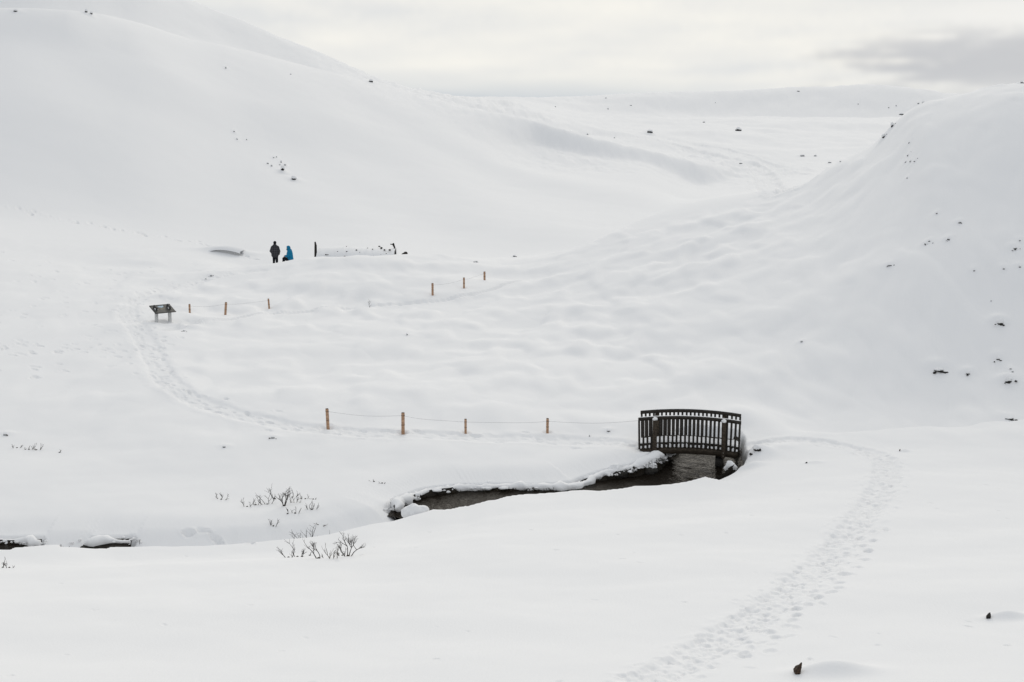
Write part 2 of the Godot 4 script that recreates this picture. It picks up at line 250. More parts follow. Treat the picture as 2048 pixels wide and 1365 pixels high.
func sky_colour(az: float, el: float) -> Color:
	# az: degrees to the right of ahead, el: degrees above the horizon; a thin overcast, brightest towards the veiled sun
	var ca := cos(deg_to_rad(el))
	var d := Vector3(sin(deg_to_rad(az)) * ca, sin(deg_to_rad(el)), -cos(deg_to_rad(az)) * ca)
	var s := Vector3(sin(deg_to_rad(14.0)) * cos(deg_to_rad(22.0)), sin(deg_to_rad(22.0)), -cos(deg_to_rad(14.0)) * cos(deg_to_rad(22.0)))
	var ang := rad_to_deg(acos(clampf(d.dot(s), -1, 1)))
	var glow := exp(-pow(ang / 62.0, 2.0))
	# layers of cloud seen ever more edge-on towards the horizon
	var y := maxf(d.y, 0.0) + 0.035
	var px := d.x / y
	var pz := d.z / y
	var n1 := cloud_a.get_noise_3d(px * 0.75, pz * 0.40, 3.1)
	var n2 := cloud_b.get_noise_3d(px * 1.0, pz * 0.7, 9.7)
	var t := n1 * 0.62 + n2 * 0.38
	var cool := Color(0.632, 0.664, 0.710)
	var warm := Color(0.935, 0.915, 0.855)
	var k := clampf(glow * (1.07 - 0.26 * smoothstep(1.9, 4.6, el)) + t * 0.85, 0.0, 1.12)
	var c := cool.lerp(warm, k)
	# the bank of darker cloud low on the right and the grey band on the horizon
	var fine := cloud_b.get_noise_3d(px * 2.6, pz * 2.2, 21.0)
	var edge := n1 * 0.45 + n2 * 0.65 + fine * 0.7
	var bank := smoothstep(11.0, 17.0, az + edge * 7.0) * (1.0 - smoothstep(2.5, 3.2, el + edge * 1.1)) * (1.0 - smoothstep(24.0, 40.0, az))
	bank *= 0.55 + 0.45 * smoothstep(0.2, 1.6, el + edge * 0.6)
	var veil := smoothstep(-5.0, -13.0, az + edge * 6.0) * smoothstep(1.2, 3.4, el + edge)
	c = c.lerp(Color(0.70, 0.72, 0.74), 0.62 * veil * (1.0 - smoothstep(20.0, 50.0, el)))
	c = c.lerp(Color(0.57, 0.58, 0.60), clampf(bank * 0.95, 0.0, 0.95))
	var puff := exp(-pow((az - 20.0) / 5.5, 2.0)) * exp(-pow((el - 3.3 + edge * 0.8) / 0.6, 2.0))
	c = c.lerp(Color(0.90, 0.89, 0.86), clampf(puff, 0.0, 0.85))
	var low := exp(-pow(maxf(el, 0.0) / 1.05, 2.0)) * (0.95 + 0.5 * n1)
	c = c.lerp(Color(0.66, 0.69, 0.71), clampf(low, 0.0, 0.9) * smoothstep(13.0, 3.0, absf(az + 1.0)) * 1.1 + clampf(low, 0.0, 0.9) * 0.25)
	return c

func sky_image() -> Image:
	cloud_a.noise_type = FastNoiseLite.TYPE_SIMPLEX_SMOOTH
	cloud_a.seed = 11
	cloud_a.frequency = 0.16
	cloud_a.fractal_octaves = 4
	cloud_a.domain_warp_enabled = true
	cloud_a.domain_warp_amplitude = 3.0
	cloud_a.domain_warp_frequency = 0.2
	cloud_b.noise_type = FastNoiseLite.TYPE_SIMPLEX_SMOOTH
	cloud_b.seed = 5
	cloud_b.frequency = 0.5
	cloud_b.fractal_octaves = 5
	var w := 512
	var h := 256
	var im := Image.create(w, h, false, Image.FORMAT_RGBAF)
	for j in h:
		var el := 90.0 - (j + 0.5) / h * 180.0
		for i in w:
			var az := wrapf((i + 0.5) / w * 360.0, -180.0, 180.0)
			im.set_pixel(i, j, sky_colour(az, maxf(el, 0.0)))
	var W := 2048
	var Hh := 1024
	im.resize(W, Hh, Image.INTERPOLATE_CUBIC)
	# the same sky at full detail where the picture shows it
	for j in range(int(Hh * (90.0 - 12.0) / 180.0), Hh / 2 + 4):
		var el2 := 90.0 - (j + 0.5) / Hh * 180.0
		for i2 in range(-228, 228):
			var i := posmod(i2, W)
			im.set_pixel(i, j, sky_colour((i2 + 0.5) / W * 360.0, maxf(el2, 0.0)))
	return im

# ------------------------------------------------------------------ materials
func noise_tex(freq: float, oct: int, size: int, seed_: int, normal := false, strength := 4.0, type := FastNoiseLite.TYPE_SIMPLEX_SMOOTH) -> NoiseTexture2D:
	var t := NoiseTexture2D.new()
	var n := FastNoiseLite.new()
	n.noise_type = type
	n.seed = seed_
	n.frequency = freq
	n.fractal_octaves = oct
	t.noise = n
	t.width = size
	t.height = size
	t.seamless = true
	if normal:
		t.as_normal_map = true
		t.bump_strength = strength
	return t

func ramp_tex(freq: float, oct: int, a: Color, b: Color, seed_: int, stretch := Vector2i(256, 256)) -> NoiseTexture2D:
	var t := noise_tex(freq, oct, 256, seed_)
	t.width = stretch.x
	t.height = stretch.y
	var g := Gradient.new()
	g.offsets = PackedFloat32Array([0.2, 0.8])
	g.colors = PackedColorArray([a.linear_to_srgb(), b.linear_to_srgb()])
	t.color_ramp = g
	return t

func mat(called: String, c: Color, rough := 0.9, spec := 0.4) -> StandardMaterial3D:
	var m := StandardMaterial3D.new()
	m.resource_name = called
	m.albedo_color = c.linear_to_srgb()
	m.roughness = rough
	m.metallic_specular = spec
	M[called] = m
	return m

func triplanar(m: StandardMaterial3D, scale: Vector3) -> void:
	m.uv1_triplanar = true
	m.uv1_world_triplanar = true
	m.uv1_scale = scale

func make_materials() -> void:
	var m := mat("snow", Color(0.808, 0.811, 0.816), 0.85, 0.2)
	m.normal_enabled = true
	m.normal_texture = noise_tex(0.03, 5, 512, 3, true, 3.0)
	m.normal_scale = 0.35
	triplanar(m, Vector3(0.9, 0.9, 0.9))
	m = mat("clump_snow", Color(0.81, 0.813, 0.818), 0.9, 0.2)
	m = mat("rock", Color.WHITE, 0.85, 0.4)
	m.albedo_texture = ramp_tex(0.03, 5, Color(0.012, 0.011, 0.010), Color(0.05, 0.046, 0.04), 8)
	m.normal_enabled = true
	m.normal_texture = noise_tex(0.05, 5, 256, 9, true, 8.0)
	triplanar(m, Vector3(2.0, 2.0, 2.0))
	m = mat("brown_rock", Color.WHITE, 0.8, 0.4)
	m.albedo_texture = ramp_tex(0.03, 5, Color(0.018, 0.012, 0.008), Color(0.085, 0.050, 0.028), 8)
	m.normal_enabled = true
	m.normal_texture = M["rock"].normal_texture
	triplanar(m, Vector3(3.0, 3.0, 3.0))
	m = mat("bank_earth", Color.WHITE, 0.9, 0.3)
	m.albedo_texture = ramp_tex(0.04, 5, Color(0.008, 0.007, 0.006), Color(0.05, 0.042, 0.033), 21)
	m.normal_enabled = true
	m.normal_texture = M["rock"].normal_texture
	triplanar(m, Vector3(2.5, 2.5, 2.5))
	m = mat("water", Color(0.013, 0.0105, 0.008), 0.07, 0.05)
	m.normal_enabled = true
	m.normal_texture = noise_tex(0.022, 4, 512, 31, true, 6.0)
	m.normal_scale = 1.0
	triplanar(m, Vector3(0.6, 0.6, 0.9))
	# tarred timber of the bridge: grain along the boards
	m = mat("dark_timber", Color.WHITE, 0.7, 0.4)
	m.albedo_texture = ramp_tex(0.03, 4, Color(0.013, 0.011, 0.009), Color(0.045, 0.037, 0.029), 41, Vector2i(64, 512))
	m.normal_enabled = true
	m.normal_texture = noise_tex(0.06, 3, 256, 42, true, 3.0)
	triplanar(m, Vector3(3.0, 1.0, 3.0))
	m = mat("brown_timber", Color.WHITE, 0.75, 0.3)
	m.albedo_texture = ramp_tex(0.03, 4, Color(0.024, 0.019, 0.014), Color(0.075, 0.059, 0.044), 47, Vector2i(64, 512))
	triplanar(m, Vector3(3.0, 1.0, 3.0))
	m = mat("weathered_dark_wood", Color.WHITE, 0.85, 0.3)
	m.albedo_texture = ramp_tex(0.05, 4, Color(0.012, 0.011, 0.010), Color(0.05, 0.047, 0.043), 43)
	triplanar(m, Vector3(2.0, 2.0, 2.0))
	m = mat("post_wood", Color.WHITE, 0.8, 0.3)
	m.albedo_texture = ramp_tex(0.05, 5, Color(0.28, 0.165, 0.10), Color(0.56, 0.37, 0.25), 44, Vector2i(64, 256))
	triplanar(m, Vector3(5.0, 1.0, 5.0))
	m = mat("end_grain", Color(0.10, 0.065, 0.04), 0.9, 0.3)
	m = mat("wire", Color(0.16, 0.165, 0.17), 0.6, 0.4)
	m = mat("bolt_steel", Color(0.20, 0.18, 0.16), 0.5, 0.5)
	m.metallic = 0.6
	m = mat("grey_wood", Color.WHITE, 0.85, 0.3)
	m.albedo_texture = ramp_tex(0.06, 4, Color(0.46, 0.465, 0.46), Color(0.70, 0.705, 0.70), 45, Vector2i(64, 256))
	triplanar(m, Vector3(4.0, 1.0, 4.0))
	m = mat("board_edge", Color(0.03, 0.03, 0.03), 0.6, 0.4)
	m = mat("print", Color.WHITE, 0.45, 0.4)
	m.albedo_texture = ImageTexture.create_from_image(board_print())
	m = mat("twig", Color(0.030, 0.024, 0.021), 0.9, 0.2)
	m = mat("pale_twig", Color(0.10, 0.085, 0.07), 0.9, 0.2)
	m = mat("dry_grass", Color(0.035, 0.027, 0.018), 0.9, 0.2)
	m = mat("hut_front", Color.WHITE, 0.9, 0.2)
	m.albedo_texture = ramp_tex(0.09, 4, Color(0.25, 0.25, 0.245), Color(0.85, 0.85, 0.86), 46)
	triplanar(m, Vector3(1.5, 1.5, 1.5))
	m = mat("skin", Color(0.46, 0.28, 0.20), 0.6, 0.4)
	m = mat("black_cloth", Color(0.012, 0.013, 0.017), 0.9, 0.2)
	m = mat("hat_cloth", Color(0.014, 0.014, 0.016), 0.95, 0.2)
	m = mat("grey_boots", Color(0.035, 0.035, 0.036), 0.8, 0.3)
	m = mat("blue_jacket", Color.WHITE, 0.75, 0.3)
	m.albedo_texture = ramp_tex(0.02, 3, Color(0.004, 0.135, 0.26), Color(0.008, 0.20, 0.36), 51)
	triplanar(m, Vector3(3, 3, 3))
	m = mat("check_jacket", Color.WHITE, 0.9, 0.2)
	m.albedo_texture = ImageTexture.create_from_image(check_cloth())
	triplanar(m, Vector3(3.2, 3.2, 3.2))

func check_cloth() -> Image:
	var im := Image.create(64, 64, false, Image.FORMAT_RGB8)
	for j in 64:
		for i in 64:
			var v := 0.030
			if i % 32 < 3: v += 0.055
			if j % 32 < 3: v += 0.055
			if i % 16 < 8: v += 0.008
			if j % 16 < 8: v += 0.008
			im.set_pixel(i, j, Color(v, v, v * 1.1).linear_to_srgb())
	return im

func board_print() -> Image:
	# flat print of the board: dark ground, a landscape picture in the middle column, rows of small text
	var r := RandomNumberGenerator.new()
	r.seed = 77
	var im := Image.create(256, 192, false, Image.FORMAT_RGB8)
	im.fill(Color(0.215, 0.215, 0.205))
	for j in 192:
		for i in 256:
			if r.randf() < 0.5:
				var k := 0.2 + r.randf() * 0.04
				im.set_pixel(i, j, Color(k, k, k * 0.95))
	im.fill_rect(Rect2i(84, 14, 80, 12), Color(0.62, 0.68, 0.72))
	im.fill_rect(Rect2i(92, 30, 66, 36), Color(0.66, 0.76, 0.83))
	for i in 66:
		var hh := int(8 + 7 * sin(i * 0.13) + 4 * sin(i * 0.41))
		im.fill_rect(Rect2i(92 + i, 66 - hh, 1, hh), Color(0.36, 0.36, 0.33))
	im.fill_rect(Rect2i(92, 70, 66, 52), Color(0.33, 0.315, 0.27))
	for k in 16:
		im.fill_rect(Rect2i(96 + r.randi() % 50, 74 + r.randi() % 40, 4 + r.randi() % 8, 3 + r.randi() % 5), Color(0.50, 0.48, 0.42))
	for c in [12, 172]:
		for l in range(14, 178, 7):
			if r.randf() < 0.85:
				im.fill_rect(Rect2i(c, l, 40 + r.randi() % 30, 2), Color(0.36, 0.36, 0.34))
	for l in range(130, 180, 7):
		im.fill_rect(Rect2i(92, l, 40 + r.randi() % 26, 2), Color(0.36, 0.36, 0.34))
	im.fill_rect(Rect2i(82, 10, 2, 170), Color(0.28, 0.28, 0.27))
	im.fill_rect(Rect2i(166, 10, 2, 170), Color(0.28, 0.28, 0.27))
	return im

# ------------------------------------------------------------------ naming helpers
func numbered(called: String) -> String:
	var n: int = used.get(called, 0)
	used[called] = n + 1
	return called if n == 0 else "%s_%03d" % [called, n]

func tag(o: Node3D, label: String, category: String, group := "") -> void:
	o.set_meta("label", label)
	o.set_meta("category", category)
	if group:
		o.set_meta("group", group)

func thing(called: String, label: String, category: String, at: Vector3, turn := 0.0, group := "") -> Node3D:
	var o := Node3D.new()
	o.name = numbered(called)
	o.position = at
	o.rotation.y = turn
	add_child(o, true)
	tag(o, label, category, group)
	return o

func put(called: String, mesh: Mesh, m: Material, parent: Node3D, at := Vector3.ZERO) -> MeshInstance3D:
	var o := MeshInstance3D.new()
	if parent == self:
		o.name = numbered(called)
	else:
		var n := 0
		var nm := called
		while parent.has_node(NodePath(nm)):
			n += 1
			nm = "%s_%03d" % [called, n]
		o.name = nm
	o.mesh = mesh
	o.material_override = null
	if mesh is PrimitiveMesh:
		mesh.material = m
	else:
		for k in mesh.get_surface_count():
			mesh.surface_set_material(k, m)
	o.position = at
	parent.add_child(o, true)
	return o

func structure(called: String, mesh: Mesh, m: Material) -> MeshInstance3D:
	var o := put(called, mesh, m, self)
	o.set_meta("kind", "structure")
	return o

# ------------------------------------------------------------------ land
func slopes(x: PackedFloat32Array, y: PackedFloat32Array) -> PackedFloat32Array:
	var n := x.size()
	var d := PackedFloat32Array()
	d.resize(n)
	for i in range(1, n - 1):
		var h0 := x[i] - x[i - 1]
		var h1 := x[i + 1] - x[i]
		var s0 := (y[i] - y[i - 1]) / h0
		var s1 := (y[i + 1] - y[i]) / h1
		if s0 * s1 > 0.0:
			var w1 := 2.0 * h1 + h0
			var w2 := h1 + 2.0 * h0
			d[i] = (w1 + w2) / (w1 / s0 + w2 / s1)
	d[0] = (y[1] - y[0]) / (x[1] - x[0])
	d[n - 1] = (y[n - 1] - y[n - 2]) / (x[n - 1] - x[n - 2])
	return d

func herm(x0: float, x1: float, y0: float, y1: float, d0: float, d1: float, q: float) -> float:
	var h := x1 - x0
	var t := (q - x0) / h
	var u := 1.0 - t
	return y0 * (1.0 + 2.0 * t) * u * u + d0 * h * t * u * u + y1 * t * t * (3.0 - 2.0 * t) - d1 * h * t * t * u

func along(x: PackedFloat32Array, y: PackedFloat32Array, d: PackedFloat32Array, q0: float) -> float:
	var q := clampf(q0, x[0], x[x.size() - 1])
	var i := clampi(x.bsearch(q, false) - 1, 0, x.size() - 2)
	return herm(x[i], x[i + 1], y[i], y[i + 1], d[i], d[i + 1], q)

func build_land() -> void:
	# rows
	var D := -12.0
	while D < 1.0:
		rows.append(D)
		D += 1.0
	while D < 17.5:
		rows.append(D)
		D += 0.35
	while D < 60.0:
		rows.append(D)
		D += D * 0.0023
	while D < 110.0:
		rows.append(D)
		D += D * 0.0027
	while D < 280.0:
		rows.append(D)
		D += D * 0.0055
	while D < 2500.0:
		rows.append(D)
		D += D * 0.012
	NR = rows.size()
	for k in 36:
		cols.append(-1.2 + (1.2 - 0.372) * sqrt(k / 36.0))
	for k in 901:
		cols.append(-0.372 + 0.744 * k / 900.0)
	for k in range(35, -1, -1):
		cols.append(1.2 - (1.2 - 0.372) * sqrt(k / 36.0))
	NC = cols.size()
	hgt.resize(NR * NC)
	var L := []
	for key in land_lines:
		var a: Array = land_lines[key]
		var r := PackedFloat32Array(a[0])
		var dd := PackedFloat32Array(a[1])
		var hh := PackedFloat32Array(a[2])
		L.append([r, dd, slopes(r, dd), hh, slopes(r, hh)])
	# roughness by distance
	var nA := FastNoiseLite.new()
	nA.noise_type = FastNoiseLite.TYPE_SIMPLEX_SMOOTH
	nA.seed = 4
	nA.frequency = 1.0
	nA.fractal_octaves = 2
	nA.fractal_gain = 0.42
	var nB := FastNoiseLite.new()
	nB.noise_type = FastNoiseLite.TYPE_SIMPLEX_SMOOTH
	nB.seed = 17
	nB.frequency = 1.0
	nB.fractal_octaves = 2
	var nC := FastNoiseLite.new()
	nC.noise_type = FastNoiseLite.TYPE_SIMPLEX_SMOOTH
	nC.seed = 23
	nC.frequency = 1.0
	nC.fractal_octaves = 3
	var nD_ := FastNoiseLite.new()
	nD_.noise_type = FastNoiseLite.TYPE_CELLULAR
	nD_.cellular_distance_function = FastNoiseLite.DISTANCE_EUCLIDEAN_SQUARED
	nD_.cellular_return_type = FastNoiseLite.RETURN_DISTANCE
	nD_.fractal_type = FastNoiseLite.FRACTAL_NONE
	nD_.seed = 37
	nD_.frequency = 1.0
	var nM := FastNoiseLite.new()
	nM.seed = 29
	nM.frequency = 0.045
	nM.fractal_octaves = 1
	var rowm := PackedFloat32Array()   # meadow hummocks
	var rows_ := PackedFloat32Array()  # soft foreground waves
	var rowh := PackedFloat32Array()   # hillsides
	var rowf := PackedFloat32Array()   # far land
	for i in NR:
		var dd2 := rows[i]
		rowm.append(smoothstep(43.0, 57.0, dd2) * (1.0 - smoothstep(92.0, 108.0, dd2)))
		rows_.append(smoothstep(14.0, 24.0, dd2) * (1.0 - smoothstep(46.0, 60.0, dd2)))
		rowh.append(smoothstep(95.0, 125.0, dd2) * (1.0 - smoothstep(300.0, 420.0, dd2)))
		rowf.append(smoothstep(230.0, 330.0, dd2))
	var nn := L.size()
	var nD := PackedFloat32Array()
	var nH := PackedFloat32Array()
	nD.resize(nn)
	nH.resize(nn)
	for c in NC:
		var r := cols[c]
		for k in nn:
			var e: Array = L[k]
			nD[k] = along(e[0], e[1], e[2], r)
			nH[k] = along(e[0], e[3], e[4], r)
		var nS := slopes(nD, nH)
		var seg := 0
		for i in NR:
			var dist := rows[i]
			var h := 0.0
			if dist <= nD[0]:
				h = nH[0] + (dist - nD[0]) * nS[0] * 0.6
			else:
				while seg < nn - 2 and dist > nD[seg + 1]:
					seg += 1
				h = herm(nD[seg], nD[seg + 1], nH[seg], nH[seg + 1], nS[seg], nS[seg + 1], minf(dist, nD[nn - 1]))
			var x := r * (dist + OFF)
			var m := rowm[i]
			if m > 0.002:
				# lumps of buried heather and stones, flatter on the left and up the right hill
				var side := smoothstep(-0.30, -0.14, r) * 0.75 + 0.25
				side *= 1.0 - 0.72 * smoothstep(0.10, 0.24, r) * smoothstep(52.0, 60.0, dist)
				var patch := 0.75 + 0.5 * nM.get_noise_2d(x, dist)
				var a := nA.get_noise_2d(x * 0.20, dist * 0.25)
				var b := nB.get_noise_2d(x * 0.085 + 40.0, dist * 0.11)
				var lump := nA.get_noise_2d(x * 0.36 + 70.0, dist * 0.155 + 20.0)
				var dome := nD_.get_noise_2d(x * 0.50 + 0.6 * a, dist * 0.20 + 0.4 * b) + 0.70
				h += m * side * (patch * (0.24 * smoothstep(-0.30, 0.60, lump) - 0.10) + 0.05 * a + 0.26 * b - 0.07 * dome)
			m = smoothstep(54.0, 62.0, dist) * (1.0 - smoothstep(95.0, 110.0, dist)) * smoothstep(0.10, 0.20, r)
			if m > 0.002:
				# wind-packed streaks along the right hill
				var st_ := nA.get_noise_2d((x - dist * 0.35) * 0.55 + 5.0, (dist + x * 0.3) * 0.16)
				var st2 := nB.get_noise_2d(x * 0.33 + 80.0, dist * 0.12)
				h += m * (0.055 * st_ + 0.10 * smoothstep(-0.1, 0.6, st2))
			m = rows_[i]
			if m > 0.002:
				h += m * (0.10 * nB.get_noise_2d(x * 0.10 + 9.0, dist * 0.14) + 0.020 * nA.get_noise_2d(x * 0.5, dist * 0.45))
			m = rowh[i]
			if m > 0.002:
				var left := smoothstep(0.16, 0.02, r)
				h += m * (0.25 + 0.75 * left) * (0.45 * nB.get_noise_2d((0.88 * x + 0.47 * dist) * 0.040 + 3.0, (0.88 * dist - 0.47 * x) * 0.008) + 0.05 * nC.get_noise_2d(x * 0.12, dist * 0.10))
			m = rowf[i]
			if m > 0.002:
				h += m * (1.1 * nB.get_noise_2d(x * 0.012 + 7.0, dist * 0.016) + 0.50 * nC.get_noise_2d(x * 0.09, dist * 0.05))
			if dist > 190.0 and dist < 420.0:
				var rough := exp(-pow((x + 10.0) / 22.0, 2.0)) * exp(-pow((dist - 290.0) / 55.0, 2.0)) + 0.9 * exp(-pow((x - 36.0) / 14.0, 2.0)) * exp(-pow((dist - 235.0) / 30.0, 2.0)) + 0.5 * exp(-pow((x - 10.0) / 9.0, 2.0)) * exp(-pow((dist - 205.0) / 22.0, 2.0))
				if rough > 0.02:
					h += rough * (0.55 * nC.get_noise_2d(x * 0.30, dist * 0.085) + 0.2 * nA.get_noise_2d(x * 0.5, dist * 0.16))
			hgt[i * NC + c] = h
	carve_stream()
	press_trails()
	hollows_and_drifts()
	make_land_meshes()

func col_at(r: float) -> float:
	if r > -0.372 and r < 0.372:
		return 36.0 + (r + 0.372) / 0.744 * 900.0
	var i := clampi(cols.bsearch(r, false) - 1, 0, NC - 2)
	return i + clampf((r - cols[i]) / (cols[i + 1] - cols[i]), 0.0, 1.0)

func row_at(dist: float) -> float:
	var i := clampi(rows.bsearch(dist, false) - 1, 0, NR - 2)
	return i + clampf((dist - rows[i]) / (rows[i + 1] - rows[i]), 0.0, 1.0)

func ground(x: float, dist: float) -> float:
	var c := col_at(x / (dist + OFF))
	var r := row_at(dist)
	var ci := mini(int(c), NC - 2)
	var ri := mini(int(r), NR - 2)
	var fc := c - ci
	var fr := r - ri
	var k := ri * NC + ci
	return lerpf(lerpf(hgt[k], hgt[k + 1], fc), lerpf(hgt[k + NC], hgt[k + NC + 1], fc), fr)

func slope_at(x: float, dist: float) -> Vector3:
	var e := 0.4
	return Vector3(ground(x - e, dist) - ground(x + e, dist), 2.0 * e, -(ground(x, dist - e) - ground(x, dist + e))).normalized()

func smooth_line(pts: Array, step: float) -> Array:
	# a curve through the points of a line on the map; rows of any width
	var out := []
	var n := pts.size()
	for i in n - 1:
		var p0: Array = pts[maxi(i - 1, 0)]
		var p1: Array = pts[i]
		var p2: Array = pts[i + 1]
		var p3: Array = pts[mini(i + 2, n - 1)]
		var len_ := Vector2(p2[0] - p1[0], p2[1] - p1[1]).length()
		var k := maxi(1, int(ceil(len_ / step)))
		for j in k:
			var t := float(j) / k
			var row := []
			for q in p1.size():
				var a: float = p0[q]
				var b: float = p1[q]
				var c: float = p2[q]
				var d: float = p3[q]
				if q < 2:
					row.append(0.5 * (2.0 * b + (c - a) * t + (2.0 * a - 5.0 * b + 4.0 * c - d) * t * t + (3.0 * b - a - 3.0 * c + d) * t * t * t))
				else:
					row.append(lerpf(b, c, t))
			out.append(row)
	out.append(pts[n - 1].duplicate())
	return out

var stream := []      # samples of the stream: x, dist, half width, open
var bank_bow := FastNoiseLite.new()

func carve_stream() -> void:
	bank_bow.seed = 6
	bank_bow.frequency = 0.55
	bank_bow.fractal_octaves = 3
	stream = smooth_line(stream_course, 0.10)
	var near := {}
	var n := stream.size()
	for i in n - 1:
		var p: Array = stream[i]
		var q: Array = stream[i + 1]
		var ax: float = p[0]
		var ad: float = p[1]
		var dir := Vector2(q[0] - ax, q[1] - ad).normalized()
		var nx := dir.y
		var nd := -dir.x
		var w: float = p[2]
		var o: float = p[3]
		var reach := w + 2.4
		var r0 := int(row_at(ad - reach))
		var r1 := int(row_at(ad + reach)) + 1
		for ri in range(r0, r1 + 1):
			var dd := rows[ri]
			var span := sqrt(maxf(reach * reach - (dd - ad) * (dd - ad), 0.0))
			var c0 := int(col_at((ax - span) / (dd + OFF)))
			var c1 := int(col_at((ax + span) / (dd + OFF))) + 1
			for ci in range(c0, c1 + 1):
				var vx := cols[ci] * (dd + OFF) - ax
				var vd := dd - ad
				var s := vx * nx + vd * nd
				var key := ri * NC + ci
				var d2 := vx * vx + vd * vd
				if not near.has(key) or near[key][0] > d2:
					near[key] = [d2, s, w + 0.10 * bank_bow.get_noise_2d(i * 0.1, 0.0 if s > 0 else 50.0), o, ad]
	for key in near:
		var e: Array = near[key]
		var s: float = e[1]
		var w: float = e[2]
		var o: float = e[3]
		var h := hgt[key]
		var d := sqrt(e[0])
		if s > 0 or e[4] > 44.9:
			# far side: a lip that droops towards the water
			h -= (0.22 + 0.06 * o) * pow(1.0 - smoothstep(w + 0.1, w + 2.2, d), 1.6)
			var t := lerpf(smoothstep(w * 0.25, w + 0.8, d), smoothstep(w + 0.24, w + 0.46, d), smoothstep(0.3, 0.7, o))
			hgt[key] = lerpf(lerpf(h - 0.42, -1.0, o), h, t)
		else:
			var t2 := lerpf(smoothstep(w * 0.1, w + 0.25, d), smoothstep(w - 0.05, w + 0.45, d), smoothstep(0.3, 0.7, o))
			hgt[key] = lerpf(lerpf(h - 0.5, -1.0, o), h, t2)

func dent(x: float, dist: float, rx: float, rd: float, depth: float, turn: float, rim: float) -> void:
	# presses (or with negative depth raises) an oval into the snow, with a soft rim
	var reach := maxf(rx, rd) * 1.7
	var r0 := int(row_at(dist - reach))
	var r1 := int(row_at(dist + reach)) + 1
	var ct := cos(turn)
	var st := sin(turn)
	for ri in range(r0, mini(r1 + 1, NR)):
		var dd := rows[ri]
		var c0 := int(col_at((x - reach) / (dd + OFF)))
		var c1 := mini(int(col_at((x + reach) / (dd + OFF))) + 1, NC - 1)
		for ci in range(c0, c1 + 1):
			var vx := cols[ci] * (dd + OFF) - x
			var vd := dd - dist
			var a := (vx * ct + vd * st) / rx
			var b := (-vx * st + vd * ct) / rd
			var q := sqrt(a * a + b * b)
			if q < 1.7:
				var e := -depth * (1.0 - smoothstep(0.55, 1.05, q)) + rim * exp(-pow((q - 1.2) / 0.22, 2.0))
				hgt[ri * NC + ci] += e

func mound(x: float, dist: float, rx: float, rd: float, high: float) -> void:
	var reach := maxf(rx, rd) * 2.2
	for ri in range(int(row_at(dist - reach)), mini(int(row_at(dist + reach)) + 2, NR)):
		var dd := rows[ri]
		for ci in range(int(col_at((x - reach) / (dd + OFF))), mini(int(col_at((x + reach) / (dd + OFF))) + 2, NC)):
			var vx := (cols[ci] * (dd + OFF) - x) / rx
			var vd := (dd - dist) / rd
			hgt[ri * NC + ci] += high * exp(-(vx * vx + vd * vd))

func trench(line: Array, half: float, depth: float, ragged: float, seed_: int) -> void:
	var pts := smooth_line(line, 0.16)
	var nz := FastNoiseLite.new()
	nz.seed = seed_
	nz.frequency = 1.3
	nz.fractal_octaves = 3
	var best := {}
	for p in pts:
		var x: float = p[0]
		var dist: float = p[1]
		var reach := half * 2.0
		for ri in range(int(row_at(dist - reach)), mini(int(row_at(dist + reach)) + 2, NR)):
			var dd := rows[ri]
			var vd := dd - dist
			for ci in range(int(col_at((x - reach) / (dd + OFF))), mini(int(col_at((x + reach) / (dd + OFF))) + 2, NC)):
				var vx := cols[ci] * (dd + OFF) - x
				var d := sqrt(vx * vx + vd * vd)
				var key := ri * NC + ci
				if d < reach and d < best.get(key, 1e9):
					best[key] = d
	for key in best:
		var dd2 := rows[key / NC]
		var x2 := cols[key % NC] * (dd2 + OFF)
		var n := nz.get_noise_2d(x2, dd2)
		var q: float = best[key] / (half * (1.0 + 0.35 * ragged * n))
		hgt[key] += -depth * (1.0 + 0.5 * ragged * nz.get_noise_2d(x2 * 2.6, dd2 * 2.6)) * (1.0 - smoothstep(0.6, 1.0, q)) + depth * 0.25 * exp(-pow((q - 1.22) / 0.22, 2.0)) * (0.7 + n)

func tread(line: Array, spread: float, step: float, depth: float, seed_: int, size := 1.0) -> void:
	var r := RandomNumberGenerator.new()
	r.seed = seed_
	var pts := smooth_line(line, step)
	for i in pts.size() - 1:
		var dir := Vector2(pts[i + 1][0] - pts[i][0], pts[i + 1][1] - pts[i][1]).normalized()
		var side := (0.11 if i % 2 == 0 else -0.11) + r.randfn(0.0, 1.0) * spread
		var x: float = pts[i][0] + dir.y * side + r.randf_range(-0.08, 0.08)
		var d: float = pts[i][1] - dir.x * side + r.randf_range(-0.08, 0.08)
		dent(x, d, 0.17 * size * r.randf_range(0.85, 1.3), 0.075 * size * r.randf_range(0.85, 1.4), depth * r.randf_range(0.5, 1.3), dir.angle() + r.randfn(0.0, 0.25), depth * 0.22)

